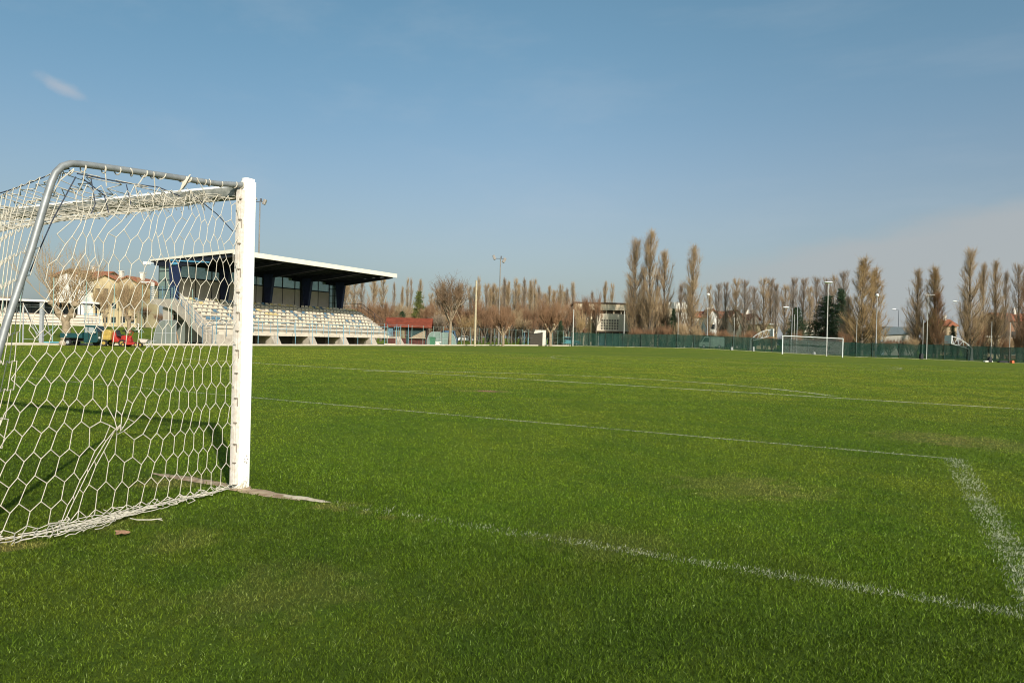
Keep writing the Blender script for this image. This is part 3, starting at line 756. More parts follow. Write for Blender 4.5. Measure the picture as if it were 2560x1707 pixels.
    # seats
    sb = MB(); sb.prism([(-.20, 0), (.20, 0), (.20, .05), (-.12, .06), (-.17, .24), (-.20, .24)], 'y', -.19, .19)
    protos = {k: sb.mesh('seat', m_) for k, m_ in (('c', SEATC), ('b', SEATB), ('y', SEATY))}
    rs = random.Random(2); spots = []
    for k in range(NR):
        ys_ = np.arange(Y0 + .5, Y1 - .4, .58)
        for y in ys_:
            x_ = X0 - k * dx - .20; z = 1.2 + (k + 1) * dz + .05
            blk = int((y - Y0) / 6.5)
            if k == NR - 1: c_ = 'b' if rs.random() < .2 else 'y' if rs.random() < .3 else 'c'
            elif k == NR - 2: c_ = 'y' if rs.random() < .08 else 'c'
            elif k <= 1: c_ = 'c' if (k == 1 and rs.random() < .8) else None
            else: c_ = rs.choice('ccccb') if blk < 2 else rs.choice('ccccccccccb')
            if k in (4, 5) and abs((y - 49.5) - (5 - k) * .7) < .6: c_ = 'y'
            if c_ is None: continue
            if rs.random() < .04: continue
            spots.append((x_, y, z, c_))
    order = sorted(range(len(spots)), key=lambda i_: spots[i_][1])
    first = set(order[:98])
    rest = {'c': MB(), 'b': MB(), 'y': MB()}
    rb = MB()
    for i_, (x_, y, z, c_) in enumerate(spots):
        if i_ in first:
            o = bpy.data.objects.new('seat', protos[c_]); COL.objects.link(o); o.parent = g; o.location = (x_, y, z)
        else:
            rb.m = 'cby'.index(c_); rb.prism([(x_ - .20, z), (x_ + .20, z), (x_ + .20, z + .05), (x_ - .12, z + .06), (x_ - .17, z + .24), (x_ - .20, z + .24)], 'y', y - .19, y + .19)
    o = rb.build('seats', [SEATC, SEATB, SEATY], g); tag(o, kind='stuff')
    # front railing
    b = MB(); xr = X0 + .38
    for y in np.arange(Y0 + 3.0, Y1 + .1, 1.05): b.tube([(xr, y, .95), (xr, y, 2.2)], .024, 6); b.box(xr - .02, xr + .05, y - .07, y + .07, .98, 1.2)
    for z in (2.2, 1.62): b.tube([(xr, Y0 + 3.0, z), (xr, Y1, z)], .022, 6)
    b.build('front_railing', BLUE, g)
    # aisle rails
    b = MB()
    for y in (51.6, 57.9):
        for k in range(0, NR, 2):
            x_ = X0 - k * dx; z = 1.2 + k * dz; b.tube([(x_, y, z), (x_, y, z + .9)], .02, 6)
    # left side stair
    b2 = MB(); ya, yb = 39.5, 40.98
    ns = 14; xa, xb = -51.2, -47.5; za, zb = 3.95, 1.15
    for k in range(ns):
        x_ = xa + (xb - xa) * k / ns; z = za + (zb - za) * (k + 1) / ns; b2.box(x_, x_ + (xb - xa) / ns, ya + .16, yb, z - .30, z)
    b2.prism([(xa, za + .12), (xb, zb + .12), (xb, zb - .55), (xa, za - .95)], 'y', ya, ya + .15)
    b2.prism([(-54.4, za + .05), (xa, za + .05), (xa, za - .95), (-52.9, za - .55), (-54.4, za - .35)], 'y', ya, ya + .15)
    b2.box(-54.4, xa, ya + .15, yb, za - .25, za)
    b2.prism([(-53.1, 3.3), (-52.9, z0), (-52.4, z0), (-51.9, 3.1)], 'y', ya + .3, ya + .6)
    b2.box(-47.5, -46.75, 39.5, 42.2, z0, .95); b2.box(-46.75, -46.45, 39.7, 42.2, z0, .62); b2.box(-46.45, -46.15, 39.9, 42.2, z0, .35)
    b2.build('side_stair', CONC, g)
    b = MB()
    for k in range(5):
        t = k / 4; x_ = xa + (xb - xa) * t; z = za + (zb - za) * t
        b.tube([(x_, ya + .02, z - .5), (x_, ya + .02, z + 1.0)], .028, 6)
    for h_ in (1.0, .62, .25): b.tube([(xa, ya + .02, za + h_), (xb, ya + .02, zb + h_)], .020, 6)
    for h_ in (1.15, .95, .75, .55, .35, .15): b.tube([(-54.3, ya + .02, za + h_), (xa, ya + .02, za + h_)], .022, 6)
    for x_ in (-54.35, -52.8, xa - .05): b.tube([(x_, ya + .02, za - .2), (x_, ya + .02, za + 1.2)], .04, 6)
    # small gate rails at the foot
    for x_ in (-47.4, -46.2): b.tube([(x_, 39.4, z0), (x_, 39.4, 1.7), (x_, 40.9, 2.2), (x_, 40.9, .8)], .03, 6)
    b.tube([(-47.4, 39.4, 1.2), (-46.2, 39.4, 1.2)], .025, 6); b.tube([(-47.4, 39.4, 1.68), (-46.2, 39.4, 1.68)], .025, 6)
    b.build('stair_railing', mat('blue_grey_steel', (.13, .22, .29), .5), g)
    MB().box(-54.45, -54.2, 39.55, 39.75, 3.8, 5.5).build('stair_pier', WHITEW, g)
    # right side stair rails and platform
    b = MB(); ns = 14
    for k in range(ns):
        x_ = -52.4 + 4.9 * k / ns; z = 4.0 - 2.85 * (k + 1) / ns; b.box(x_, x_ + 4.9 / ns, Y1 + .02, Y1 + 1.3, z - .3, z)
    b.box(-54.4, -52.4, Y1 - 1.69, Y1 + 1.3, 3.7, 4.0); b.box(-47.6, -46.6, Y1 + .02, Y1 + 1.5, .9, 1.15)
    b.prism([(-46.6, 1.15), (-45.9, .15), (-46.6, .15)], 'y', Y1 + .4, Y1 + 1.3)
    b.build('side_stair', CONC, g)
    b = MB()
    for yy in (Y1 + 1.28,):
        for h_ in (1.0, .55): b.tube([(-52.4, yy, 4 + h_), (-47.5, yy, 1.15 + h_)], .025, 6)
        for k in range(6): t = k / 5; b.tube([(-52.4 + 4.9 * t, yy, 4.0 - 2.85 * t), (-52.4 + 4.9 * t, yy, 5.0 - 2.85 * t)], .025, 6)
        for h_ in (1.0, .55): b.tube([(-54.4, Y1 - .5, 4 + h_), (-52.4, Y1 + .5, 4 + h_), (-52.4, yy, 4 + h_)], .03, 6)
        b.tube([(-54.4, Y1 - .5, 4), (-54.4, Y1 - .5, 5)], .03, 6); b.tube([(-52.4, Y1 + .5, 4), (-52.4, Y1 + .5, 5)], .03, 6)
    b.build('stair_railing', mat('dark_brown_steel', (.06, .045, .05), .6), g)
    b = MB()
    for y in np.arange(Y1 + .1, Y1 + 1.5, .42): b.tube([(-46.6, y, 1.15), (-46.6, y, 2.3)], .02, 6)
    for z in (2.3, 1.75): b.tube([(-46.6, Y1 + .1, z), (-46.6, Y1 + 1.4, z)], .025, 6)
    for y in np.arange(Y1 + .1, Y1 + .9, .16): b.tube([(-47.4, y, 1.15), (-47.4, y, 2.1)], .03, 6)
    b.tube([(-46.6, Y1 + .1, 1.75), (-47.4, Y1 + .1, 1.75), (-47.4, Y1 + .9, 1.75)], .02, 5); b.build('platform_railing', BLUE, g)
    return g
grandstand()

# ------------------------------------------------------------------ simple small builders
def fence_run(name, pts, h, label, cat, postm, wires=(.05, .5, .97), r=.026, rail=True, wirem=None, group=None, skip=1):
    g = thing(name, label, cat, pts[0], 0, group); o0 = pts[0]
    for q in pts[::skip]: 
        b = MB(); a_ = q - o0; b.tube([a_ + Vector((0, 0, -.1)), a_ + Vector((0, 0, h))], r, 6); b.build('post', postm, g)
    b = MB()
    for wz in wires:
        for q0, q1 in zip(pts, pts[1:]): b.tube([q0 - o0 + Vector((0, 0, h * wz)), q1 - o0 + Vector((0, 0, h * wz))], .006, 4, False)
    b.build('wire', wirem or postm, g)
    return g
mm = mat('chainlink_wire', (.30, .36, .34), .6)
pts = [Vector((-45.75, y, gz(-45.75, y))) for y in np.arange(39.4, 68, 2.35)]
fence_run('wire_fence', pts, 2.5, 'pale blue post and wire fence standing in front of the grandstand', 'fence', BLUE, wirem=mm)
pts = [P(u, float(np.interp(u, US, DS)) + .4) for u in [968, 1001, 1029, 1057, 1083, 1108, 1131, 1154, 1176, 1197, 1217, 1236, 1254, 1272, 1289, 1305, 1321, 1337, 1352, 1366, 1380, 1394, 1408, 1420]]
fence_run('wire_fence', pts, 2.45, 'thin green and grey post fence running from the red roofed hut to the corner', 'fence', mat('pale_green_post', (.26, .38, .34), .6), wirem=mm)
pts = [P(u, side_D(u) + .4) for u in [-60, 5, 49, 131, 213, 283, 353, 427, 478]]
fence_run('wire_fence', pts, 4.6, 'tall thin pole fence along the kerb seen through the goal net', 'fence', mat('pale_green_post', (.3, .4, .36)), wires=(.02, .55), r=.03, wirem=mm)

# green windscreen fence
def green_fence():
    us = [1428, 1472, 1514, 1556, 1602, 1646, 1692, 1735, 1775, 1832, 1881, 1931, 1975, 2020, 2070, 2139, 2180, 2248, 2314, 2360, 2420, 2474, 2525, 2590, 2680, 2800, 2950]
    pts = [P(u, float(np.interp(u, US, DS)) + .5) for u in us]; o0 = pts[0]
    g = thing('windscreen_fence', 'long dark green netting screen hung on posts around the far end of the pitch', 'fence', o0)
    m = bpy.data.materials.new('green_screen'); m.use_nodes = True; t = m.node_tree; t.nodes.clear()
    o = N(t, 'ShaderNodeOutputMaterial'); bs = N(t, 'ShaderNodeBsdfDiffuse'); tr = N(t, 'ShaderNodeBsdfTransparent'); mx = N(t, 'ShaderNodeMixShader')
    g_ = N(t, 'ShaderNodeNewGeometry'); ps = g_.outputs['Position']
    f1 = noise(t, vmap(t, ps, (1.2, 1.2, .12)), 1.5, 4, .6)
    L(t, mixc(t, ramp(t, f1, .3, .7), (.012, .034, .027), (.029, .062, .048)), bs.inputs[0])
    f2 = noise(t, vmap(t, ps, (.35, .35, 2.2)), 1.0, 3, .5)
    L(t, mathn(t, 'ADD', .70, mathn(t, 'MULTIPLY', f2, .22)), mx.inputs[0]); L(t, tr.outputs[0], mx.inputs[1]); L(t, bs.outputs[0], mx.inputs[2]); L(t, mx.outputs[0], o.inputs[0])
    b = MB(); rr = random.Random(3); hh = 2.2; cols = []
    for q0, q1 in zip(pts, pts[1:]):
        sag = rr.uniform(.02, .14)
        for k in range(8):
            t_ = k / 8; cols.append((q0.lerp(q1, t_) - o0, hh - sag * 4 * t_ * (1 - t_) + rr.uniform(-.012, .012), rr.uniform(-.03, .03)))
    vs = []; fs = []
    for q, h_, w_ in cols:
        for kz, fz in enumerate((.03, .35, .7, 1.0)): vs.append(q + Vector((w_ * (fz > .1), w_ * (fz > .1) * .5, h_ * fz)))
    for i in range(len(cols) - 1):
        for k in range(3): fs.append((i * 4 + k, i * 4 + k + 1, i * 4 + 5 + k, i * 4 + 4 + k))
    b.add(vs, fs); b.build('screen_cloth', m, g)
    pm = mat('dark_green_post', (.02, .05, .04), .6)
    for i, q in enumerate(pts):
        a_ = q - o0 + Vector((.05, -.12, 0)); MB().tube([a_ + Vector((0, 0, -.1)), a_ + Vector((0, 0, hh + .05))], .04, 6).build('post', pm, g)
    b = MB()
    for q0, q1 in zip(pts, pts[1:]): b.tube([q0 - o0 + Vector((0, 0, hh * .99)), q1 - o0 + Vector((0, 0, hh * .99))], .012, 4, False); 
    b.build('rail', pm, g)
green_fence()
# clutter at the foot of the green screen
def clutter(u, v, wpx, hpx, m, name, label, cat, D=None):
    D = D or float(np.interp(u, US, DS)) - .6; q = P(u, D); b = MB(); w_ = px(wpx, D); h_ = px(hpx, D)
    b.prism([(-w_ / 2, 0), (w_ / 2, 0), (w_ * .42, h_ * .9), (w_ * .2, h_), (-w_ * .3, h_ * .95), (-w_ / 2, h_ * .6)], 'y', -.25, .25)
    b.box(-w_ * .3, w_ * .3, -.28, .28, h_ * .3, h_ * .4)
    o = b.build(name, m); o.location = q; o.rotation_euler = (0, 0, YAW); tag(o, label, cat)
clutter(2303, 890, 7, 14, mat('black_sack', (.02, .02, .025), .5), 'sack', 'upright black sack with a white top against the green screen by the long pole', 'sack')
clutter(2474, 895, 7, 13, mat('black_sack', (.02, .02, .025)), 'sack', 'black sack against the green screen near the right edge of the picture', 'sack')
clutter(2470, 903, 20, 4, WHITEW, 'board', 'low pale board lying at the foot of the green screen under the right hoop', 'board')
clutter(2508, 906, 24, 5, mat('black_board', (.02, .02, .025), .6), 'board', 'flat black board on the ground beside the orange cone', 'board')
clutter(2530, 908, 6, 7, mat('orange_plastic', (.75, .16, .06), .5), 'traffic_cone', 'small orange marker at the foot of the screen by the right edge', 'marker')
clutter(1829, 866, 5, 8, mat('grey_cloth', (.34, .35, .33), .8), 'sack', 'small white bundle hanging low on the green screen left of the far goal', 'bundle')
clutter(1883, 868, 4, 12, mat('grey_cloth', (.34, .35, .33), .8), 'sack', 'narrow white bundle on the green screen below the left basketball truss', 'bundle')
clutter(2035, 880, 5, 7, mat('grey_cloth', (.34, .35, .33), .8), 'sack', 'white bundle on the ground behind the net of the far goal', 'bundle')

# ------------------------------------------------------------------ far goal
def far_goal():
    q0 = P(1955.5, 99.0); q1 = P(2106, 96.0)
    z0 = q0.z; d = q1 - q0; ln = d.length; rz = math.atan2(d.y, d.x)
    g = thing('football_goal', 'white football goal at the far end in front of the green screen', 'goal', q0, rz)
    dz = q1.z - q0.z; h = 2.5
    for x, zz in ((0, 0), (ln, dz)): MB().tube([(x, 0, zz - .05), (x, 0, zz + h)], .065, 10).build('post', WHITE, g, True)
    MB().tube([(-.06, 0, h), (ln + .06, 0, h + dz)], .06, 10).build('crossbar', WHITE, g, True)
    b = MB()
    for x in (0, ln): b.tube([(x, 0, h), (x, 1.0, h - .1), (x, 1.9, 0)], .03, 6)
    b.build('stay_bar', GALVL, g)
    A = []; B = []
    n = 60
    for i in range(n + 1):
        x = ln * i / n; sg = .35 * math.sin(math.pi * i / n)
        A.append((x, 0.02, h)); B.append((x, 1.0, h - .1 - sg)); A.append((x, 1.0, h - .1 - sg)); B.append((x, 1.8, 0.05))
    for k in range(20):
        t = k / 20
        for i in range(n):
            def q(i_): s_ = .35 * math.sin(math.pi * i_ / n); return (ln * i_ / n, 1.0 + .8 * t, (h - .1 - s_) * (1 - t) + .05)
            A.append(q(i)); B.append(q(i + 1))
    for x in (0, ln):
        for k in range(14): z = h * k / 14; A.append((x, 0, z)); B.append((x, 1.0 + .9 * (1 - z / h), z))
    V_, F_ = prisms(A, B, .0065, .0065, 3); np_obj('net', np_mesh('net', V_, F_, mat('white_net', (.6, .6, .58), .8)), g)
far_goal()

# ------------------------------------------------------------------ hut
def hut():
    D = 93.0; q = P(966, D); q1 = P(1060, D - 1.5); d = q1 - q; ln = px(98, D); rz = YAW + .05
    g = thing('wooden_hut', 'dark red wooden hut with a bright red pitched roof beside the grandstand', 'hut', q, rz)
    wall = mat('brown_boards', (.10, .030, .022), .75, .2, 4); dg = mat('dark_green_trim', (.015, .05, .045), .6)
    b = MB(); b.box(0, ln, 0, 3.2, 0, 2.35); b.prism([(0, 2.35), (3.2, 2.35), (1.6, 3.25)], 'x', 0.02, ln - .02)
    b.build('wall', wall, g)
    b = MB()
    ap = 3.42; e = 2.42
    for s in (0, 1):
        y0, y1 = (-.75, 1.6) if s == 0 else (1.6, 3.9)
        za, zb_ = (e - .18, ap) if s == 0 else (ap, e - .18)
        b.prism([(y0, za), (y1, zb_), (y1, zb_ + .10), (y0, za + .10)], 'x', -.25, ln + .75)
    b.build('roof', mat('red_roof', (.22, .048, .022), .8, .18, 1.5), g)
    b = MB()
    for x in np.arange(.1, ln, .35): b.box(x, x + .02, -.012, .0, 0, 2.35)
    b.box(0, ln, -.03, 0, 2.2, 2.35); b.box(0, .1, -.03, 0, 0, 2.3); b.box(ln - .1, ln, -.03, 0, 0, 2.3); b.box(ln * .5, ln * .56, -.03, 0, 0, 2.3)
    b.prism([(-.4, 2.2), (3.6, 2.2), (1.6, 3.32)], 'x', ln + .02, ln + .06)
    b.build('trim', dg, g)
    w1 = MB().box(.50 * ln - 1.45, .50 * ln - .15, -.05, -.02, .95, 2.1).build('window', mat('grey_shutter', (.13, .11, .08), .7), g)
    b = MB()
    for x in np.arange(.50 * ln - 1.4, .50 * ln - .1, .17): b.box(x, x + .035, -.09, -.055, .95, 2.1)
    b.box(.50 * ln - 1.5, .50 * ln - .1, -.1, -.05, .90, .96); b.box(.50 * ln - 1.5, .50 * ln - .1, -.1, -.05, 2.08, 2.13); b.build('bars', mat('yellow_bars', (.42, .37, .2), .6), w1)
    w2 = MB().box(.60 * ln, .98 * ln, -.05, -.02, .95, 2.1).build('window', mat('open_hatch', (.02, .05, .05), .6), g)
    b = MB(); b.prism([(.60 * ln, .97), (.98 * ln, .97), (.98 * ln, 1.95)], 'y', -.09, -.055); b.build('shutter', mat('tan_board', (.33, .26, .18), .8), w2)
    b = MB(); b.box(.58 * ln, 1.0 * ln, -.35, -.02, .86, .95); b.build('counter', mat('pale_wood', (.45, .38, .27), .8), g)
    b = MB(); b.box(-.2, ln + 2.5, -.9, 3.2, -.2, .12); b.build('base', CONCL, g)
hut()
# dark box shelter near the corner
D = 112; q = P(1325, D); w_ = px(31, D)
g = thing('box_shelter', 'dark brown box shed with a sloping top beside the corner of the fence', 'shed', q, YAW)
MB().prism([(0, 0), (w_, 0), (w_, 2.05), (0, 1.75)], 'y', 0, 1.6).build('wall', mat('brown_black', (.060, .050, .038), .8), g)
MB().prism([(-.1, 1.75), (w_ + .1, 2.07), (w_ + .1, 2.13), (-.1, 1.81)], 'y', -.1, 1.7).build('roof', mat('dark_felt', (.03, .03, .03), .9), g)
b = MB()
for k in range(1, 6): b.box(w_ * k / 6, w_ * k / 6 + .02, -.012, 0, .1, 1.7)
b.build('board', mat('brown_black', (.05, .04, .03)), g)
# green wheelie bin
D = 91; q = P(1081, D); g = thing('wheelie_bin', 'green wheeled bin beside the hut', 'bin', q, YAW)
gm = mat('bin_green', (.05, .17, .09), .5)
b = MB(); b.prism([(-.28, .08), (.28, .08), (.36, 1.0), (-.36, 1.0)], 'y', -.3, .3); b.build('body', gm, g)
MB().prism([(-.38, 1.0), (.38, 1.0), (.30, 1.08), (-.34, 1.1)], 'y', -.34, .34).build('lid', gm, g)
for s in (-1, 1): MB().tube([(-.25, s * .22, .1), (-.25, s * .30, .1)], .1, 10).build('wheel', RUBBER, g)
# stone bench / pedestal near the bin
D = 92; q = P(1094, D); b = MB(); b.box(-.45, .45, -.25, .25, .42, .52); b.prism([(-.3, 0), (.3, 0), (.2, .42), (-.2, .42)], 'y', -.2, .2)
o = b.build('stone_bench', WHITEW); o.location = q; o.rotation_euler = (0, 0, YAW); tag(o, 'small pale stone bench right of the green bin', 'bench')
# curved dugouts
def dugout(u, D, wpx, hpx, name_, label, flip=1, opaque=False):
    q = P(u, D); w_ = px(wpx, D); h_ = px(hpx, D); g = thing('dugout', label, 'dugout', q, YAW)
    prof = [(0, 0)] + [(w_ * (1 - math.cos(a_)) * .42 if False else w_ * .45 * (1 - math.cos(a_)), h_ * math.sin(a_)) for a_ in [math.pi / 2 * k / 7 for k in range(1, 8)]] + [(w_, h_ * 1.0), (w_, 0)]
    prof = [(x * flip, z) for x, z in prof]
    m_ = GLASSG if not opaque else mat('grey_green_sheet', (.17, .19, .165), .45, .06, 1)
    b = MB(); b.prism(prof, 'y', 0, .03); b.prism(prof, 'y', 1.6, 1.63); b.build('side_panel', m_, g)
    b = MB()
    for (x0, z0_), (x1, z1_) in zip(prof[1:-2], prof[2:-1]): b.add([(x0, 0.03, z0_), (x1, .03, z1_), (x1, 1.6, z1_), (x0, 1.6, z0_)], [(0, 1, 2, 3)])
    b.build('shell', m_, g)
    b = MB(); b.tube([(x, 0, z) for x, z in prof], .03, 6, False); b.tube([(0, 0, h_ * .48), (w_ * flip, 0, h_ * .48)], .02, 6); b.tube([(w_ * .55 * flip, 0, 0), (w_ * .55 * flip, 0, h_)], .03, 6); b.build('frame', GALVL, g)
dugout(383, 58.5, 56, 62, 'a', 'grey green curved dugout shell at the foot of the grandstand stair', opaque=True)
dugout(1066, 95, 34, 34, 'b', 'glass dugout with a curved white frame right of the hut')
dugout(1140, 97, 36, 32, 'c', 'pale blue curved shelter right of the big plane tree', -1)
b = MB(); D = 60; q = P(436, D)
rr = random.Random(1)
for k in range(9): b.tube([(rr.uniform(-.05, .5), rr.uniform(0, .4), 0), (rr.uniform(-.25, .15), .2, rr.uniform(1.0, 2.0))], .035, 5)
o = b.build('plank_bundle', mat('orange_wood', (.50, .30, .16), .8)); o.location = q; o.rotation_euler = (0, 0, YAW); tag(o, 'bundle of leaning orange brown planks under the grandstand stair', 'planks')
# blue van and white vehicle shapes in the park
def car(u, D, ln, h, bodym, name, label, cat, rz=0.0, van=False, facing=1):
    q = P(u, D); g = thing(name, label, cat, q, YAW + rz); wd = 1.75
    if van: prof = [(0, .28), (ln, .28), (ln, .95), (ln * .93, 1.05), (ln * .80, h), (ln * .04, h), (0, h * .9)]
    else: prof = [(0, .3), (ln, .3), (ln, .72), (ln * .96, .86), (ln * .76, .95), (ln * .62, h), (ln * .22, h), (ln * .05, .98), (0, .8)]
    if facing < 0: prof = [(ln - x, z) for x, z in prof]
    MB().prism(prof, 'y', 0, wd).build('body', bodym, g, bevel=.05)
    win = [(ln * .60, h * .92), (ln * .72, 1.0), (ln * .14, 1.0), (ln * .24, h * .92)] if not van else [(ln * .78, h * .92), (ln * .88, 1.1), (ln * .62, 1.1), (ln * .62, h * .92)]
    if facing < 0: win = [(ln - x, z) for x, z in win]
    MB().prism(win, 'y', -.012, wd + .012).build('window', GLASSD, g)
    for x in (.18, .80):
        for y in (.02, wd - .22):
            w = MB().tube([(ln * x, y - .02, .32), (ln * x, y + .2, .32)], .32, 14).build('wheel', RUBBER, g); 
            MB().tube([(ln * x, y - .03, .32), (ln * x, y + .21, .32)], .17, 10).build('rim', GALVL, w)
car(1104, 100, 2.1, 2.0, mat('blue_car', (.06, .13, .22), .35), 'parked_van', 'blue van parked behind the trunk of the big plane tree', 'van', van=True)
car(1145, 172, 3.6, 1.4, WHITE, 'parked_car', 'white car parked among the trunks left of the wooden pole', 'car')
car(1748, 127, 4.4, 2.0, mat('pale_green_car', (.30, .40, .34), .4), 'parked_van', 'pale van behind the green screen left of the far goal', 'van', van=True, facing=-1)
car(1395, 126, 4.0, 1.5, mat('teal_car', (.08, .25, .28), .4), 'parked_car', 'teal car behind the pollarded tree at the fence corner', 'car')
car(1688, 127, 3.0, 2.3, mat('cream_van', (.5, .46, .36), .5), 'parked_van', 'cream roofed van behind the green screen below the tallest poplars', 'van', van=True, facing=-1)
# white park building
D = 124; q = P(1318, D); g = thing('park_pavilion', 'low white pavilion with a flat canopy behind the brown box shed', 'building', q, YAW)
MB().box(px(16, D), px(46, D), 0, 4, 0, 2.6).build('wall', mat('white_render', (.72, .68, .58), .8), g)
MB().box(-px(10, D), px(14, D), .5, 3.5, 2.15, 2.4).build('canopy', WHITEW, g)
b = MB(); 
for x in (-px(8, D), px(2, D)): b.tube([(x, .7, 0), (x, .7, 2.15)], .06, 6)
b.build('canopy_post', BLUE, g); MB().box(px(18, D), px(26, D), -.03, 0, 0, 2.0).build('door', mat('blue_door', (.05, .2, .3), .5), g)

# ------------------------------------------------------------------ three wheeled pickup, red machines, barrow
def pickup():
    D = 49.0; q = P(150, D); s = px(93, D) / 2.75
    g = thing('three_wheeled_pickup', 'dark teal three wheeled pickup parked on the grass in front of the knobbly tree', 'pickup', q, YAW); g.scale = (s, s, s)
    tm = mat('teal_paint', (.012, .060, .065), .35, .12, 5, spec=.5)
    b = MB(); b.prism([(1.66, .26), (2.62, .26), (2.72, .42), (2.70, .92), (2.52, 1.50), (1.72, 1.54), (1.66, 1.4)], 'y', .12, 1.22); cab = b.build('cab', tm, g, bevel=.03)
    b = MB(); b.prism([(2.02, .98), (2.50, .98), (2.38, 1.38), (2.02, 1.40)], 'y', .105, 1.235); b.prism([(1.74, .98), (1.94, .98), (1.94, 1.40), (1.76, 1.40)], 'y', .108, 1.232); b.build('side_window', mat('pale_window', (.33, .36, .36), .2, .1, 2, spec=.6), cab)
    b = MB(); b.add([(2.69, .2, .98), (2.69, 1.14, .98), (2.545, 1.14, 1.44), (2.545, .2, 1.44)], [(0, 1, 2, 3)]); b.build('windscreen', GLASSD, cab)
    b = MB(); b.tube([(2.70, .30, .62), (2.76, .30, .62)], .08, 12); b.tube([(2.70, 1.04, .62), (2.76, 1.04, .62)], .08, 12); b.build('headlight', WHITE, cab)
    b = MB(); b.tube([(2.55, .1, 1.0), (2.62, -.06, 1.02)], .015, 6); b.cbox((2.62, -.10, 1.04), .04, .14, .12); b.build('mirror', WHITEW, cab)
    b = MB(); b.box(2.0, 2.025, .106, .12, .35, 1.4); b.build('door_gap', RUBBER, cab)
    b = MB(); b.box(0, 1.62, 0, .04, .58, .92); b.box(0, 1.62, 1.28, 1.32, .58, .92); b.box(0, .04, 0.04, 1.28, .58, .92); b.box(1.58, 1.62, .04, 1.28, .58, 1.0); b.box(0.04, 1.58, .04, 1.28, .58, .62); b.build('cargo_bed', tm, g)
    b = MB(); b.box(.1, 2.4, .35, .95, .32, .56); b.build('chassis', mat('black_chassis', (.015, .015, .017), .7), g)
    for x, y in ((.52, .06), (.52, 1.12)):
        wv = MB().tube([(x, y, .24), (x, y + .14, .24)], .24, 16).build('wheel', RUBBER, g); MB().tube([(x, y - .006, .24), (x, y + .146, .24)], .12, 12).build('rim', GALVL, wv)
    wv = MB().tube([(2.30, .60, .24), (2.30, .74, .24)], .24, 16).build('wheel', RUBBER, g)
    b = MB(); b.cbox((.45, -.012, .78), .12, .02, .12); b.build('sticker', WHITE, g)
    b = MB(); b.ball((-.12, .2, .16), .22, .2, .2, 10, 7, .1, random.Random(2)); o = b.build('rubble_sack', mat('tan_sack', (.45, .36, .27), .9)); o.location = P(156, D - 1.2); o.rotation_euler = (0, 0, YAW); tag(o, 'lumpy tan sack lying on the ground behind the pickup', 'sack')
pickup()
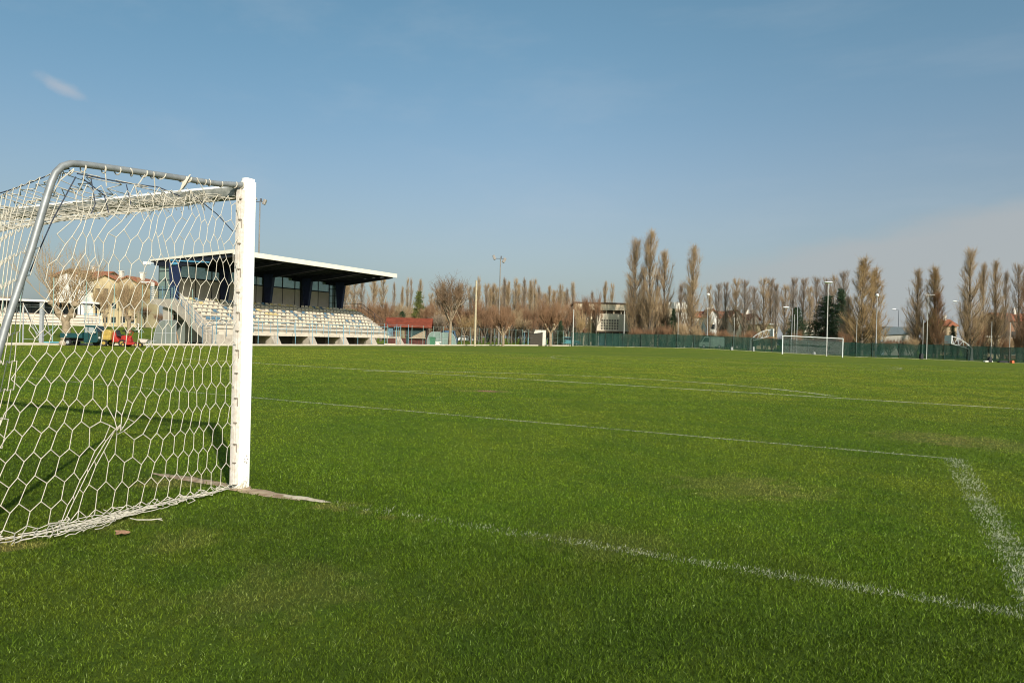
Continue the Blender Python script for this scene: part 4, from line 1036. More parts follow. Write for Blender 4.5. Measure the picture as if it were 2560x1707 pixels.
def mower():
    D = 49.5; q = P(248, D)
    red = mat('red_paint', (.42, .03, .022), .5, .2, 4); yel = mat('yellow_hopper', (.50, .34, .08), .6, .2, 4)
    g = thing('ride_on_mower', 'red ride on mower with a big yellow grass hopper beside the pickup', 'mower', q, YAW)
    b = MB(); b.prism([(.12, .42), (.72, .42), (.80, .95), (.66, 1.12), (.30, 1.14), (.14, .95)], 'y', 0, 1.0); b.build('hopper', yel, g, bevel=.05)
    b = MB(); b.prism([(.74, .30), (1.20, .30), (1.22, .46), (1.05, .60), (.98, .92), (.80, 1.0)], 'y', .18, .82); b.prism([(1.30, .44), (1.74, .40), (1.78, .66), (1.66, .78), (1.36, .74)], 'y', .25, .75); b.prism([(1.0, .36), (1.5, .36), (1.5, .44), (1.0, .44)], 'y', .2, .8); b.build('body', red, g, bevel=.03)
    b = MB(); b.prism([(1.0, .72), (1.32, .72), (1.32, .80), (1.08, .82), (1.0, 1.12), (.92, 1.12)], 'y', .28, .72); b.build('saddle', mat('black_seat', (.03, .03, .035), .6), g)
    b = MB(); b.tube([(1.62, .5, .7), (1.45, .5, 1.08)], .03, 6); b.tube([(1.45 + .17 * math.cos(a_), .5 + .17 * math.sin(a_), 1.08 + .05 * math.cos(a_)) for a_ in [2 * math.pi * k / 12 for k in range(13)]], .015, 5); b.build('steering_wheel', RUBBER, g)
    for x, r in ((.30, .22), (1.52, .24)):
        for y in (.0, .86):
            wv = MB().tube([(x, y, r), (x, y + .14, r)], r, 14).build('wheel', RUBBER, g); MB().tube([(x, y - .006, r), (x, y + .146, r)], r * .55, 10).build('rim', yel, wv)
    D = 49.3; q = P(300, D); g = thing('walk_behind_mower', 'small red machine with a sloping handle right of the ride on mower', 'mower', q, YAW)
    b = MB(); b.prism([(.14, .14), (.90, .14), (.92, .30), (.60, .34), (.20, .36)], 'y', .06, .70); b.prism([(.26, .34), (.62, .34), (.58, .60), (.34, .64)], 'y', .2, .56); b.ball((.46, .38, .66), .15, .14, .10); b.build('body', red, g, bevel=.03)
    b = MB(); b.tube([(.35, .2, .5), (.58, .2, 1.0), (.42, .2, 1.08)], .02, 6); b.tube([(.35, .6, .5), (.58, .6, 1.0), (.42, .6, 1.08)], .02, 6); b.tube([(.42, .2, 1.08), (.42, .6, 1.08)], .02, 6); b.build('handle', red, g)
    for x in (.18, 1.05):
        for y in (.02, .62): wv = MB().tube([(x, y, .15), (x, y + .09, .15)], .15, 12).build('wheel', RUBBER, g); MB().tube([(x, y - .006, .15), (x, y + .096, .15)], .08, 10).build('rim', yel, wv)
    D = 49.8; q = P(344, D); g = thing('wheelbarrow', 'pale wheelbarrow standing on its legs left of the curved dugout', 'wheelbarrow', q, YAW)
    b = MB(); b.prism([(.22, .30), (.52, .30), (.70, .52), (.08, .56)], 'y', 0, .5); b.build('tray', mat('pale_pink_tray', (.62, .52, .46), .6), g)
    b = MB(); 
    for y in (.02, .48): b.tube([(.1, .25, .12), (.4, y, .30), (1.05, y, .48)], .018, 6); b.tube([(.55, y, .34), (.60, y, 0)], .018, 6); b.tube([(.72, y, .40), (.72, y, 0)], .018, 6)
    b.build('frame', GALVL, g); MB().tube([(.08, .21, .16), (.08, .29, .16)], .16, 12).build('wheel', RUBBER, g)
mower()
# portable goal frames and steel mast on the left
def frame_goal(u, D, wpx, hpx, label, m_):
    q = P(u, D); w_ = px(wpx, D); h_ = px(hpx, D); g = thing('training_goal', label, 'goal frame', q, YAW)
    b = MB(); b.tube([(0, 0, 0), (0, 0, h_), (w_, 0, h_), (w_, 0, 0)], .045, 8); b.build('front_frame', m_, g)
    b = MB(); b.tube([(0, 0, h_), (.25 * w_, 1.4, 0), (.95 * w_, 1.4, 0), (w_, 0, h_)], .03, 6); b.tube([(0, 0, .35), (w_, 0, .30)], .02, 6); b.tube([(0, 0, h_), (w_, .2, .25)], .025, 6); b.build('back_frame', m_, g)
frame_goal(57, 50.5, 46, 98, 'grey portable goal frame standing on the grass left of the thick steel mast', GALVL)
frame_goal(318, 84, 28, 22, 'small distant white goal frame beyond the red machines', WHITE)
D = 49.6; q = P(103, D); g = thing('steel_mast', 'thick short grey steel mast with angled braces left of the pickup', 'mast', q, YAW); hh = H(103, 757, D)
MB().box(-.10, .10, -.10, .10, -.1, hh).build('pole', GALVL, g)
b = MB()
b.tube([(-1.6, 0, hh * .78), (-.1, 0, .55)], .02, 6); b.tube([(.1, 0, .55), (1.0, .3, hh * .52)], .02, 6); b.build('brace', GALVL, g)

# ------------------------------------------------------------------ small stand on the left
def left_stand():
    qa = P(-260, 95); qb = P(257, 108); d = qb - qa; d.z = 0; ln = d.length; rz = math.atan2(d.y, d.x)
    zg = P(130, 103).z
    g = thing('low_stand', 'long low stand with pale concrete steps and a thin white roof behind the goal net', 'stand', (qa.x, qa.y, zg), rz)
    hts = 1.65
    b = MB()
    for k in range(4): b.box(0, ln, k * .8, 6 if k == 3 else k * .8 + .82, -1.2, .42 * (k + 1) - .02)
    b.build('terrace', CONCL, g)
    b = MB()
    for k in range(4): b.box(0, ln - .5, k * .8 - .06, k * .8, .42 * (k + 1) - .10, .42 * (k + 1) - .04)
    b.build('step_edge', mat('step_edge', (.28, .2, .16), .8), g)
    b = MB(); b.box(0, ln - 3, 5.8, 5.9, hts, 3.25); b.build('back_wall', mat('smoky_glass', (.05, .075, .09), .3, .2, .6), g)
    b = MB()
    for x in np.arange(0, ln - 2.5, 2.1): b.box(x - .05, x + .05, 5.7, 5.79, hts, 3.3)
    b.box(0, ln - 3, 5.7, 5.79, 2.35, 2.45); b.build('mullion', mat('teal_steel', (.01, .05, .08), .5), g)
    for x in np.arange(2.0, ln, 7.0): MB().box(x - .1, x + .1, 4.2, 4.4, hts, 3.35).build('column', NAVY, g)
    MB().box(-.5, ln + .2, 1.5, 6.3, 3.35, 3.62).build('roof', FASCIA, g)
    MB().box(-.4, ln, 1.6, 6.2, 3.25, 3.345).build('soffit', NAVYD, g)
    b = MB()
    for x in np.arange(ln - 2.4, ln, .5): b.tube([(x, .2, .3), (x, .2, 1.8)], .03, 5)
    b.tube([(ln - 2.4, .2, 1.8), (ln, .2, 1.8)], .03, 5); b.build('railing', BLUEB, g)
left_stand()

# ------------------------------------------------------------------ houses
TILE = mat('terracotta_tiles', (.36, .12, .055), .85, .15, 1.2, col2=(.24, .09, .05))
WREN = mat('white_render', (.7, .66, .58)); YREN = mat('yellow_render', (.58, .46, .27), .85, .12, .4)
def windows(g, w_, h_, nx, ny, z0=.9, y=-.02, sx=.9, sz=1.2, m=GLASSD, sill=True):
    for j in range(ny):
        for i in range(nx):
            cx = w_ * (i + .5) / nx; cz = z0 + j * (h_ - z0) / ny + .6
            o = MB().box(cx - sx / 2, cx + sx / 2, y - .02, y + .03, cz - sz / 2, cz + sz / 2).build('window', m, g)
            if sill: MB().box(cx - sx / 2 - .08, cx + sx / 2 + .08, y - .12, y - .022, cz - sz / 2 - .08, cz - sz / 2 - .002).build('sill', WHITEW, o)
def house(u, D, wpx, v_eave, label, wallm, rf='gable_front', depth=9, ov=.5, rise=1.6, nx=3, ny=2, rz=0.0, roofm=None, chim=True, extra=None):
    q = P(u, D); w_ = px(wpx, D); h_ = H(u, v_eave, D)
    g = thing('house', label, 'house', q, YAW + rz); roofm = roofm or TILE
    wl = MB(); wl.box(0, w_, 0, depth, -1, h_)
    if rf == 'gable_front': wl.prism([(0, h_), (w_, h_), (w_ / 2, h_ + rise)], 'y', .01, depth - .01)
    elif rf == 'gable_side': wl.prism([(0, h_), (depth, h_), (depth / 2, h_ + rise)], 'x', .01, w_ - .01)
    wl.build('wall', wallm, g)
    b = MB()
    if rf == 'gable_front':
        sl = rise / (w_ / 2)
        b.prism([(-ov, h_ - ov * sl), (w_ / 2, h_ + rise), (w_ / 2, h_ + rise + .22), (-ov, h_ - ov * sl + .22)], 'y', -ov, depth + ov)
        b.prism([(w_ + ov, h_ - ov * sl), (w_ / 2, h_ + rise), (w_ / 2, h_ + rise + .22), (w_ + ov, h_ - ov * sl + .22)], 'y', -ov, depth + ov)
    elif rf == 'gable_side':
        sl = rise / (depth / 2)
        b.prism([(-ov, h_ - ov * sl), (depth / 2, h_ + rise), (depth / 2, h_ + rise + .2), (-ov, h_ - ov * sl + .2)], 'x', -ov, w_ + ov)
        b.prism([(depth + ov, h_ - ov * sl), (depth / 2, h_ + rise), (depth / 2, h_ + rise + .2), (depth + ov, h_ - ov * sl + .2)], 'x', -ov, w_ + ov)
    else: b.box(-ov, w_ + ov, -ov, depth + ov, h_, h_ + .35)
    r = b.build('roof', roofm, g)
    if chim:
        b = MB(); b.box(w_ * .62, w_ * .62 + .7, depth * .4, depth * .4 + .7, h_, h_ + rise + 1.1); b.box(w_ * .62 - .1, w_ * .62 + .8, depth * .4 - .1, depth * .4 + .8, h_ + rise + 1.1, h_ + rise + 1.25); b.build('chimney', WHITEW, r)
    windows(g, w_, h_, nx, ny)
    return g, w_, h_
# white house with two bright gable walls, and its lower wing
g, w_, h_ = house(128, 168, 118, 690, 'white house with a wide tiled gable behind the bare knobbly tree', WREN, 'gable_side', 10, .6, 1.6, 4, 3)
b = MB()
for x0, x1 in ((.28, .50), (.58, .80)): b.prism([(w_ * x0, -1), (w_ * x1, -1), (w_ * x1, h_ - .2), (w_ * (x0 + x1) / 2, h_ + .9), (w_ * x0, h_ - .2)], 'y', -2.2, -.03)
b.build('bay', mat('bright_render', (.8, .79, .76), .7), g)
b = MB(); b.prism([(w_ * .22, h_ - .3), (w_ * .54, h_ + 1.45), (w_ * .54, h_ + 1.7), (w_ * .22, h_ - .05)], 'y', -3, .5); b.prism([(w_ * .86, h_ - .3), (w_ * .54, h_ + 1.45), (w_ * .54, h_ + 1.7), (w_ * .86, h_ - .05)], 'y', -3, .5); b.build('gable_roof', mat('brown_eaves', (.22, .15, .10), .8), g)
# yellow apartment building in two blocks
g, w_, h_ = house(232, 150, 62, 700, 'yellow apartment block with a tiled roof, left half, behind the red machines', YREN, 'gable_front', 9, .6, 1.1, 3, 3)
g, w_, h_ = house(296, 142, 44, 703, 'taller yellow apartment block with balconies left of the grandstand', YREN, 'gable_front', 9, .6, .9, 2, 3)
for j in range(3):
    z = 2.2 + j * 2.6; b = MB(); b.box(w_ * .5, w_ * 1.05, -1.1, -.05, z, z + .15); b.box(w_ * .5, w_ * 1.05, -1.1, -1.0, z, z + .95); b.build('balcony', YREN, g)
# houses behind the poplars in the middle
for u, D, wp, ve, rise, rf, m_, lab in [
    (1735, 190, 62, 792, 1.5, 'gable_side', WREN, 'white house with an orange roof right of the school building'),
    (1770, 184, 22, 787, 1.4, 'gable_front', mat('bright_render', (.8, .79, .76)), 'narrow bright white gable of the housing row beside the lamp post'),
    (1800, 192, 36, 790, 1.3, 'gable_side', mat('grey_render', (.42, .38, .34), .85), 'greyish house with an orange roof second in the row behind the bare poplars'),
    (1828, 185, 24, 788, 1.3, 'gable_front', WREN, 'white gabled house third in the row behind the bare poplars'),
    (1855, 192, 28, 795, 1.2, 'gable_side', mat('cream_render', (.62, .52, .34), .85), 'cream house with an orange roof fourth in the row behind the bare poplars'),
    (1876, 186, 20, 796, 1.1, 'gable_front', WREN, 'small white gabled house at the right end of the row above the basketball truss'),
    (2350, 190, 40, 813, 1.6, 'gable_side', mat('tan_render', (.45, .34, .22), .85), 'house with a bright orange tiled roof between two tall poplars on the right'),
    (2508, 150, 80, 800, 1.5, 'gable_side', mat('brown_render', (.24, .13, .08), .85), 'dark brown house with a red roof at the right edge of the picture'),
    ]:
    house(u, D, wp, ve, lab, m_, rf, 8, .5, rise, max(1, wp // 15), 2)
# flat tiny building at the end of the row
house(1888, 180, 54, 811, 'long low pale building with a white flat roof above the basketball truss', mat('cream_render', (.6, .5, .35)), 'flat', 8, .5, 0, 4, 1, roofm=WHITE, chim=False)
house(1995, 185, 70, 805, 'white low building half hidden by conifers behind the far goal', WREN, 'flat', 8, .4, 0, 4, 1, roofm=FASCIA, chim=False)
house(2455, 146, 46, 843, 'pale low building with cream walls behind the right basketball truss', mat('cream_render', (.6, .5, .35)), 'flat', 6, .4, 0, 3, 1, roofm=FASCIA, chim=False)
# grey hall with a bevelled roof
D = 150; q = P(2196, D); w_ = px(96, D); h1 = H(2240, 832, D); h2 = H(2240, 817, D)
g = thing('grey_hall', 'grey sports hall with a sloping dark roof edge behind the green screen', 'hall', q, YAW)
MB().box(0.3, w_, 0, 14, 0, h1).build('wall', mat('grey_beige_wall', (.33, .31, .27), .8, .05, .3), g)
MB().prism([(0, h1 - .6), (w_ + .5, h1), (w_ + .5, h2 - .3), (w_ * .7, h2), (w_ * .16, h2), (w_ * .02, h1 + .3)], 'y', -.4, 14.5).build('roof', mat('slate_blue_roof', (.10, .13, .15), .7), g)
b = MB(); b.box(.35, w_ * .14, -.06, -.01, 0, h1 - .3); b.build('end_window', mat('pale_blue_pane', (.32, .40, .45), .3), g)
# school building
def school():
    D = 142; q = P(1380, D); w_ = px(300, D); h_ = H(1560, 757, D)
    g = thing('school_building', 'long flat roofed beige school with concrete fins behind the bare trees', 'school', q, YAW - .03)
    beige = mat('beige_concrete', (.80, .66, .46), .85, .08, .6); grey = mat('grey_mosaic', (.46, .39, .30), .8, .2, 1.5)
    MB().box(0, w_, 1.2, 14, 0, h_ - 1.6).build('wall', grey, g)
    MB().box(px(55, D), w_ * .985, -.4, 14.5, h_ - 1.45, h_ - .25).build('fascia', beige, g)
    MB().box(px(50, D), w_, -.6, 14.7, h_ - .25, h_).build('roof', mat('brown_coping', (.15, .10, .07), .8), g)
    n = 13
    for i in range(n):
        x = px(60, D) + (w_ - px(60, D)) * i / n
        b = MB(); b.prism([(x - .12, 0), (x + .12, 0), (x + .12, h_ - 1.45), (x - .12, h_ - 1.45)], 'y', .2, 1.19); b.build('fin', beige, g)
        if i < n - 1:
            step = (w_ - px(60, D)) / n
            for zc, hh in ((h_ - 2.9, 1.1),):
                wi = MB().box(x + .3, x + step - .3, 1.10, 1.18, zc, zc + hh).build('window', mat('brown_panes', (.10, .07, .045), .4), g)
                b = MB()
                for k in range(1, 4): xx = x + .3 + (step - .6) * k / 4; b.box(xx - .04, xx + .04, 1.04, 1.095, zc, zc + hh)
                b.box(x + .3, x + step - .3, 1.04, 1.095, zc + hh * .5, zc + hh * .5 + .08); b.build('glazing_bar', beige, wi)
    # jutting upper hall over a glazed ground floor
    x0, x1 = px(108, D), px(188, D)
    MB().box(x0, x1, -2.5, .18, 2.9, 6.2).build('upper_block', mat('warm_grey_block', (.66, .58, .45), .85, .08, .6), g)
    MB().box(x0 - .3, x1 + .3, -2.9, .18, 2.7, 2.9).build('slab', mat('brown_coping', (.15, .1, .07)), g)
    MB().box(x0 + .4, x1 - .4, -1.6, .15, 0, 2.7).build('glazed_front', mat('blue_glass', (.10, .16, .26), .15, .3, .6), g)
    for i in range(7):
        for j in range(4):
            x = x0 + .8 + i * .5; z = 3.2 + j * .52; MB().box(x, x + .28, -2.53, -2.505, z, z + .32).build('wall_opening', mat('dark_opening', (.05, .04, .04), .7), g)
    b = MB(); 
    for k in range(5): x = x0 + .4 + (x1 - x0 - .8) * k / 4; b.box(x - .07, x + .07, -1.70, -1.62, 0, 2.7)
    b.build('mullion', WHITEW, g)
    # white end block
    x0 = px(283, D); xe = px(345, D)
    MB().box(x0, xe, -1.4, 10, 0, h_ + .35).build('end_block', mat('white_end_wall', (.80, .78, .70), .8, .05, .5), g)
    b = MB(); b.box(x0 - .2, xe + .2, -1.6, -1.42, h_ - 1.5, h_ - .9); b.box(x0 - .05, x0 + .9, -1.62, -1.42, 0, h_ - 1.5); b.build('end_band', beige, g)
    for j in range(3): MB().box(x0 + 1.6, x0 + 3.0, -1.45, -1.41, .8 + j * 1.3, 1.5 + j * 1.3).build('window', GLASSD, g)
school()

# ------------------------------------------------------------------ lamps, poles, hoops
def lamp_post(u, vtop, D, label, kind='single', m_=None, group=None, r=.06, lean=0.0):
    q = P(u, D); h_ = H(u, vtop, D); g = thing('street_lamp', label, 'street lamp', q, YAW, group); m_ = m_ or GALVL
    MB().tube([(0, 0, 0), (lean * .5, 0, h_ * .5), (lean, 0, h_)], [r * 1.3, r, r * .7], 8).build('pole', m_, g)
    if kind == 'single':
        b = MB(); b.tube([(lean, 0, h_ - .1), (lean + .5, 0, h_ + .05)], .03, 6); b.build('arm', m_, g)
        MB().ball((lean + .75, 0, h_ + .08), .42, .18, .12, 10, 6).build('lamp_head', WHITE, g, True)
    elif kind == 'left':
        b = MB(); b.tube([(lean, 0, h_ - .1), (lean - .7, 0, h_ + .1)], .03, 6); b.build('arm', m_, g)
        MB().ball((lean - 1.1, 0, h_ + .18), .55, .2, .14, 10, 6).build('lamp_head', WHITE, g, True)
    elif kind == 'globe': MB().ball((lean, 0, h_ + .12), .26, .26, .24, 12, 8).build('lamp_head', WHITE, g, True)
    elif kind == 'disc':
        MB().ball((lean, 0, h_), .62, .4, .14, 16, 8).build('lamp_head', WHITE, g, True); MB().tube([(lean, 0, h_ - .35), (lean, 0, h_ - .05)], .1, 8).build('collar', m_, g)
    elif kind == 'bar': MB().box(lean - .3, lean + 1.0, -.03, .03, h_ - .06, h_).build('arm', m_, g)
    return g
lamp_post(1767, 738, 128, 'slender lamp post with a small white head beside the tall poplars', 'globe')
lamp_post(1978, 771, 125, 'short lamp post with a white tilted head left of the dark conifer', 'left')
lamp_post(2066, 706, 100.5, 'tallest white lamp post with a flat oval lamp head behind the far goal', 'disc', mat('grey_white_pole', (.50, .49, .45), .6), r=.075)
lamp_post(2189, 740, 112, 'lamp post with a round white head in front of the widest poplar', 'globe', r=.07)
lamp_post(2244, 775, 165, 'thin dark twin armed lamp post standing alone against the sky', 'left', mat('dark_lamp_steel', (.10, .11, .13), .5), r=.08)
lamp_post(2397, 756, 150, 'lamp post with a white head reaching left beside the tallest right hand poplar', 'left')
lamp_post(2316, 736, 107.5, 'tall bare white pole with a short crossbar in front of a bushy poplar', 'bar', mat('grey_white_pole', (.5, .49, .45)), r=.05)
def pole(u, v, D, label, m_=None, r=.045):
    m_ = m_ or mat('grey_white_pole', (.5, .49, .45)); q = P(u, D); g = MB().tube([(0, 0, -.1), (0, 0, H(u, v, D))], [r, r * .8], 8); g.tube([(0, 0, H(u, v, D)), (0, 0, H(u, v, D) + .06)], [r * .9, r * .5], 8); o = g.build('pole', m_); o.location = q; tag(o, label, 'pole')
pole(1432, 774, 116.5, 'white wooden pole at the left end of the green screen', r=.10)
pole(1559, 778, 121, 'pale pole behind the green screen in front of the school', r=.08)
pole(1694, 782, 120, 'pale pole in front of the white end of the school')
pole(1834, 795, 121, 'short pale pole above the green screen left of the basketball truss')
pole(1984, 787, 118, 'white pole standing between two lamp posts left of the far goal')
pole(1991, 715, 119, 'tall thin pole rising above the dark shrub left of the far goal', GALVL, .05)
pole(2140, 797, 114, 'pale pole just right of the far goal')
pole(2306, 800, 112, 'short white pole left of the tall pole with a crossbar')
pole(2477, 805, 107, 'pale pole above the green screen near the right hand poplars')
pole(2523, 807, 105, 'pale pole near the right edge of the picture')
pole(1187, 702, 95, 'tall tapering wooden pole standing on the grass right of the big plane tree', mat('pale_wood_pole', (.50, .42, .28), .85), .15)
# floodlight masts
def flood(u, vtop, D, label, dirs, r=.09, sw=1.0, extra=0):
    q = P(u, D); h_ = H(u, vtop, D); g = thing('floodlight_mast', label, 'floodlight', q, YAW); dk = mat('dark_lamp_steel', (.1, .11, .13))
    MB().tube([(0, 0, 0), (0, 0, h_)], [r * 1.5, r * .7], 8).build('mast', mat('grey_mast', (.24, .22, .20), .6), g)
    b = MB(); b.tube([(-.9 * sw, 0, h_ - .1), (.9 * sw, 0, h_ - .1)], .05, 6); b.cbox((.1, 0, h_ + .15), .22, .2, .3); b.build('crossarm', dk, g)
    for x, z, ry, s in dirs:
        o = MB().cbox((x, 0, h_ + z), .30 * s, .5 * s, .62 * s, 0, 0, ry).build('floodlamp', mat('lamp_housing', (.30, .27, .25), .5), g, bevel=.08)
        MB().cbox((x + math.cos(ry) * .16 * s, -.05, h_ + z - math.sin(ry) * .16 * s), .03, .42 * s, .5 * s, 0, 0, ry).build('lens', mat('lamp_lens', (.55, .50, .42), .2), o)
flood(1246, 645, 112, 'slender floodlight mast with lamps on both sides standing over the park', [(-1.0, .05, -.35, 1.2), (.55, -.35, .5, 1.3)], .10, .8)
flood(642, 503, 90, 'floodlight mast rising behind the grandstand roof beside the near goal post', [(.55, -.10, .35, 1.1), (-.5, .25, -.3, .6)], .10, .9)
# basketball hoops: lattice arm trusses
def hoop(u0, v0, u1, v1, D, label, flip=1):
    q = P(u0, D); g = thing('basketball_hoop', label, 'basketball hoop', q, YAW); s = D / FPX; zt = H(u0, v0, D); ln = px(abs(u1 - u0), D) * flip; mt = mat('pale_truss', (.52, .52, .50), .5)
    n = 8; topl = [(ln * t, 0, zt * (1 - (1 - min(1, t * 1.25)) ** 2.2 * .55) if False else zt - (1 - t) ** 2 * (zt - 1.9)) for t in [k / n for k in range(n + 1)]]
    botl = [(ln * (.12 + .88 * t), 0, 1.75 + t * (zt - 1.0 - 1.75)) for t in [k / n for k in range(n + 1)]]
    b = MB(); b.tube(topl, .07, 6); b.tube(botl, .06, 6)
    for k in range(0, n, 2): b.tube([botl[k], topl[k + 1]], .04, 5); b.tube([topl[k + 1], botl[min(n, k + 2)]], .04, 5)
    b.tube([topl[-1], botl[-1]], .06, 5); b.build('arm_truss', mt, g)
    b = MB(); b.prism([(-.25, 0), (.25, 0), (.10, 1.9), (-.10, 1.9)], 'y', -.15, .15); b.build('base', mat('hoop_base', (.25, .25, .24), .6), g)
    b = MB(); b.box(ln - .06 + .08 * flip, ln + .06 + .08 * flip, -.9, .9, zt - 1.15, zt + .15); b.build('backboard', WHITE, g)
    b = MB(); cx = ln + .40 * flip; b.tube([(cx + .23 * math.cos(a_), .23 * math.sin(a_), zt - .9) for a_ in [2 * math.pi * k / 14 for k in range(15)]], .02, 5); b.build('rim', mat('orange_rim', (.5, .12, .05), .5), g)
hoop(1876, 842 - 19, 1927, 822, 124, 'basketball hoop on a curved white lattice arm left of the far goal')
hoop(2428, 842, 2371, 838, 112, 'basketball hoop on a curved white lattice arm behind the screen on the right', -1)

# ------------------------------------------------------------------ trees
BARKG = mat('grey_bark', (.16, .13, .10), .9, .2, 4); BARKT = mat('plane_bark', (.34, .26, .17), .9, .25, 3, col2=(.20, .15, .10))
TW = {'tan': mat('tan_twigs', (.48, .345, .20), .9, .15, .4, col2=(.33, .225, .125)), 'grey': mat('grey_twigs', (.40, .31, .23), .9, .15, .4, col2=(.25, .18, .125)),
      'red': mat('reddish_twigs', (.33, .19, .105), .9, .15, .4, col2=(.22, .12, .065)), 'gold': mat('golden_twigs', (.46, .32, .155), .9, .15, .4, col2=(.33, .215, .10))}
NEEDLE = mat('conifer_needles', (.045, .085, .032), .85, .25, .8, col2=(.020, .045, .020)); NEEDLEY = mat('yellowish_needles', (.22, .22, .05), .85, .25, .8, col2=(.06, .09, .03))
def unit(a_): return a_ / (np.linalg.norm(a_, axis=-1, keepdims=True) + 1e-9)
def poplar_mesh(seed, prof, bw=1.0, ntw=1.0, clean=.10, loose=0.0):
    """unit poplar, 14 m tall, half width 1.6: many upright branches that leave the trunk steeply"""
    r = np.random.default_rng(seed); Ht = 14.0; A = []; B = []; Ra = []; Rb = []; TA = []; TB = []; TRa = []; TRb = []
    nt_ = 14; tz = np.linspace(0, Ht * .97, nt_ + 1); wob = np.cumsum(r.normal(0, .03, (nt_ + 1, 2)), 0)
    trunk = np.c_[wob, tz]; rt = .20 * (1 - tz / Ht) ** .8 + .012
    for i in range(nt_): TA.append(trunk[i]); TB.append(trunk[i + 1]); TRa.append(rt[i]); TRb.append(rt[i + 1])
    zs = np.sort(np.r_[r.uniform(clean * Ht, Ht * .93, 80), r.uniform(clean * .6 * Ht, Ht * .30, 26 if clean < .15 else 6)]); asym = r.uniform(.7, 1.15, 6)
    for z0 in zs:
        t0 = z0 / Ht; az = r.uniform(0, 2 * math.pi); c = trunk[min(nt_, int(t0 * nt_))][:2]
        ln = Ht * r.uniform(.06, .26) * (1.15 - .6 * t0) + .5; zt = min(z0 + ln, Ht * r.uniform(.95, 1.0))
        wmax = 1.75 * np.interp(zt / Ht, *prof) * r.uniform(.25, 1.05) * asym[int(az / 6.283 * 6) % 6] * bw
        d = np.array([math.cos(az), math.sin(az)]); pts = []
        for t in (0, .25, .5, .75, 1.0):
            rad_ = wmax * (1 - (1 - t) ** 1.8); pts.append(np.r_[c + d * rad_ + r.normal(0, .04, 2), z0 + (zt - z0) * t ** 1.1])
        rb0 = .055 * (1 - t0 * .6)
        for k in range(4):
            TA.append(pts[k]); TB.append(pts[k + 1]); TRa.append(rb0 * (1 - k * .23)); TRb.append(rb0 * (1 - (k + 1) * .23) + .004)
        n = int(25 * ntw)
        tt = r.uniform(.15, 1.0, n); P0 = np.array([np.array([np.interp(q, [0, .25, .5, .75, 1], [p[j] for p in pts]) for j in range(3)]) for q in tt])
        dr = np.c_[d[0] * .22 + r.normal(0, .22 + loose, n), d[1] * .22 + r.normal(0, .22 + loose, n), r.uniform(.55, 1.0, n)]; dr = unit(dr)
        l_ = r.uniform(.35, 1.15, n)[:, None]; P1 = P0 + dr * l_
        A.append(P0); B.append(P1); Ra.append(np.full(n, .0115)); Rb.append(np.full(n, .004))
        for s in range(2):
            q = r.uniform(.25, .95, n)[:, None]; S0 = P0 + (P1 - P0) * q; ds = unit(dr + r.normal(0, .38, (n, 3))); S1 = S0 + ds * r.uniform(.18, .55, n)[:, None]
            A.append(S0); B.append(S1); Ra.append(np.full(n, .007)); Rb.append(np.full(n, .003))
    V1, F1 = prisms(TA, TB, np.array(TRa), np.array(TRb), 5); V2, F2 = prisms(np.concatenate(A), np.concatenate(B), np.concatenate(Ra), np.concatenate(Rb), 3)
    return (V1, F1), (V2, F2)
def grow(r, p, d, ln, rad_, lv, mx, out, spread, up, kids):
    n = 3; pts = [p]; dd = d
    for k in range(n): dd = unit(dd + r.normal(0, .10, 3) + np.array([0, 0, up * .12])); pts.append(pts[-1] + dd * ln / n)
    for k in range(n): out.append((pts[k], pts[k + 1], rad_ * (1 - .18 * k), rad_ * (1 - .18 * (k + 1)), lv))
    if lv >= mx: return
    for _ in range(kids[lv]):
        t = r.uniform(.3, 1.0); k = min(n - 1, int(t * n)); base = pts[k] + (pts[k + 1] - pts[k]) * (t * n - k)
        nd = unit(dd + r.normal(0, spread, 3) + np.array([0, 0, up * .25])); grow(r, base, nd, ln * r.uniform(.5, .8), rad_ * .52, lv + 1, mx, out, spread, up, kids)
def split_out(out, lvl):
    a_ = [o for o in out if o[4] < lvl]; b_ = [o for o in out if o[4] >= lvl]
    f = lambda L_, n: prisms([o[0] for o in L_], [o[1] for o in L_], np.array([max(.006, o[2]) for o in L_]), np.array([max(.004, o[3]) for o in L_]), n)
    return f(a_, 6), f(b_, 3)
def round_tree(seed, Ht=8.0, spread=.42, up=1.0, fork=.28):
    r = np.random.default_rng(seed); out = []
    th = Ht * fork; out.append((np.zeros(3), np.array([.05, .02, th]), .17, .13, 0))
    for k in range(7):
        az = k * 2.4 + r.uniform(-.4, .4); d = unit(np.array([math.cos(az) * .55, math.sin(az) * .55, 1.0]))
        grow(r, np.array([.05, .02, th * r.uniform(.85, 1.0)]), d, Ht * .26, .075, 1, 5, out, spread, up, [0, 5, 5, 4, 4])
    return split_out(out, 3)
def shrub_tree(seed, Ht=5.0):
    r = np.random.default_rng(seed); out = []
    for k in range(11):
        az = k * 2.4; d = unit(np.array([math.cos(az) * .5, math.sin(az) * .5, 1.0])); grow(r, np.array([r.normal(0, .15), r.normal(0, .15), 0]), d, Ht * .34, .045, 1, 4, out, .38, 1.0, [0, 7, 6, 4])
    return split_out(out, 3)
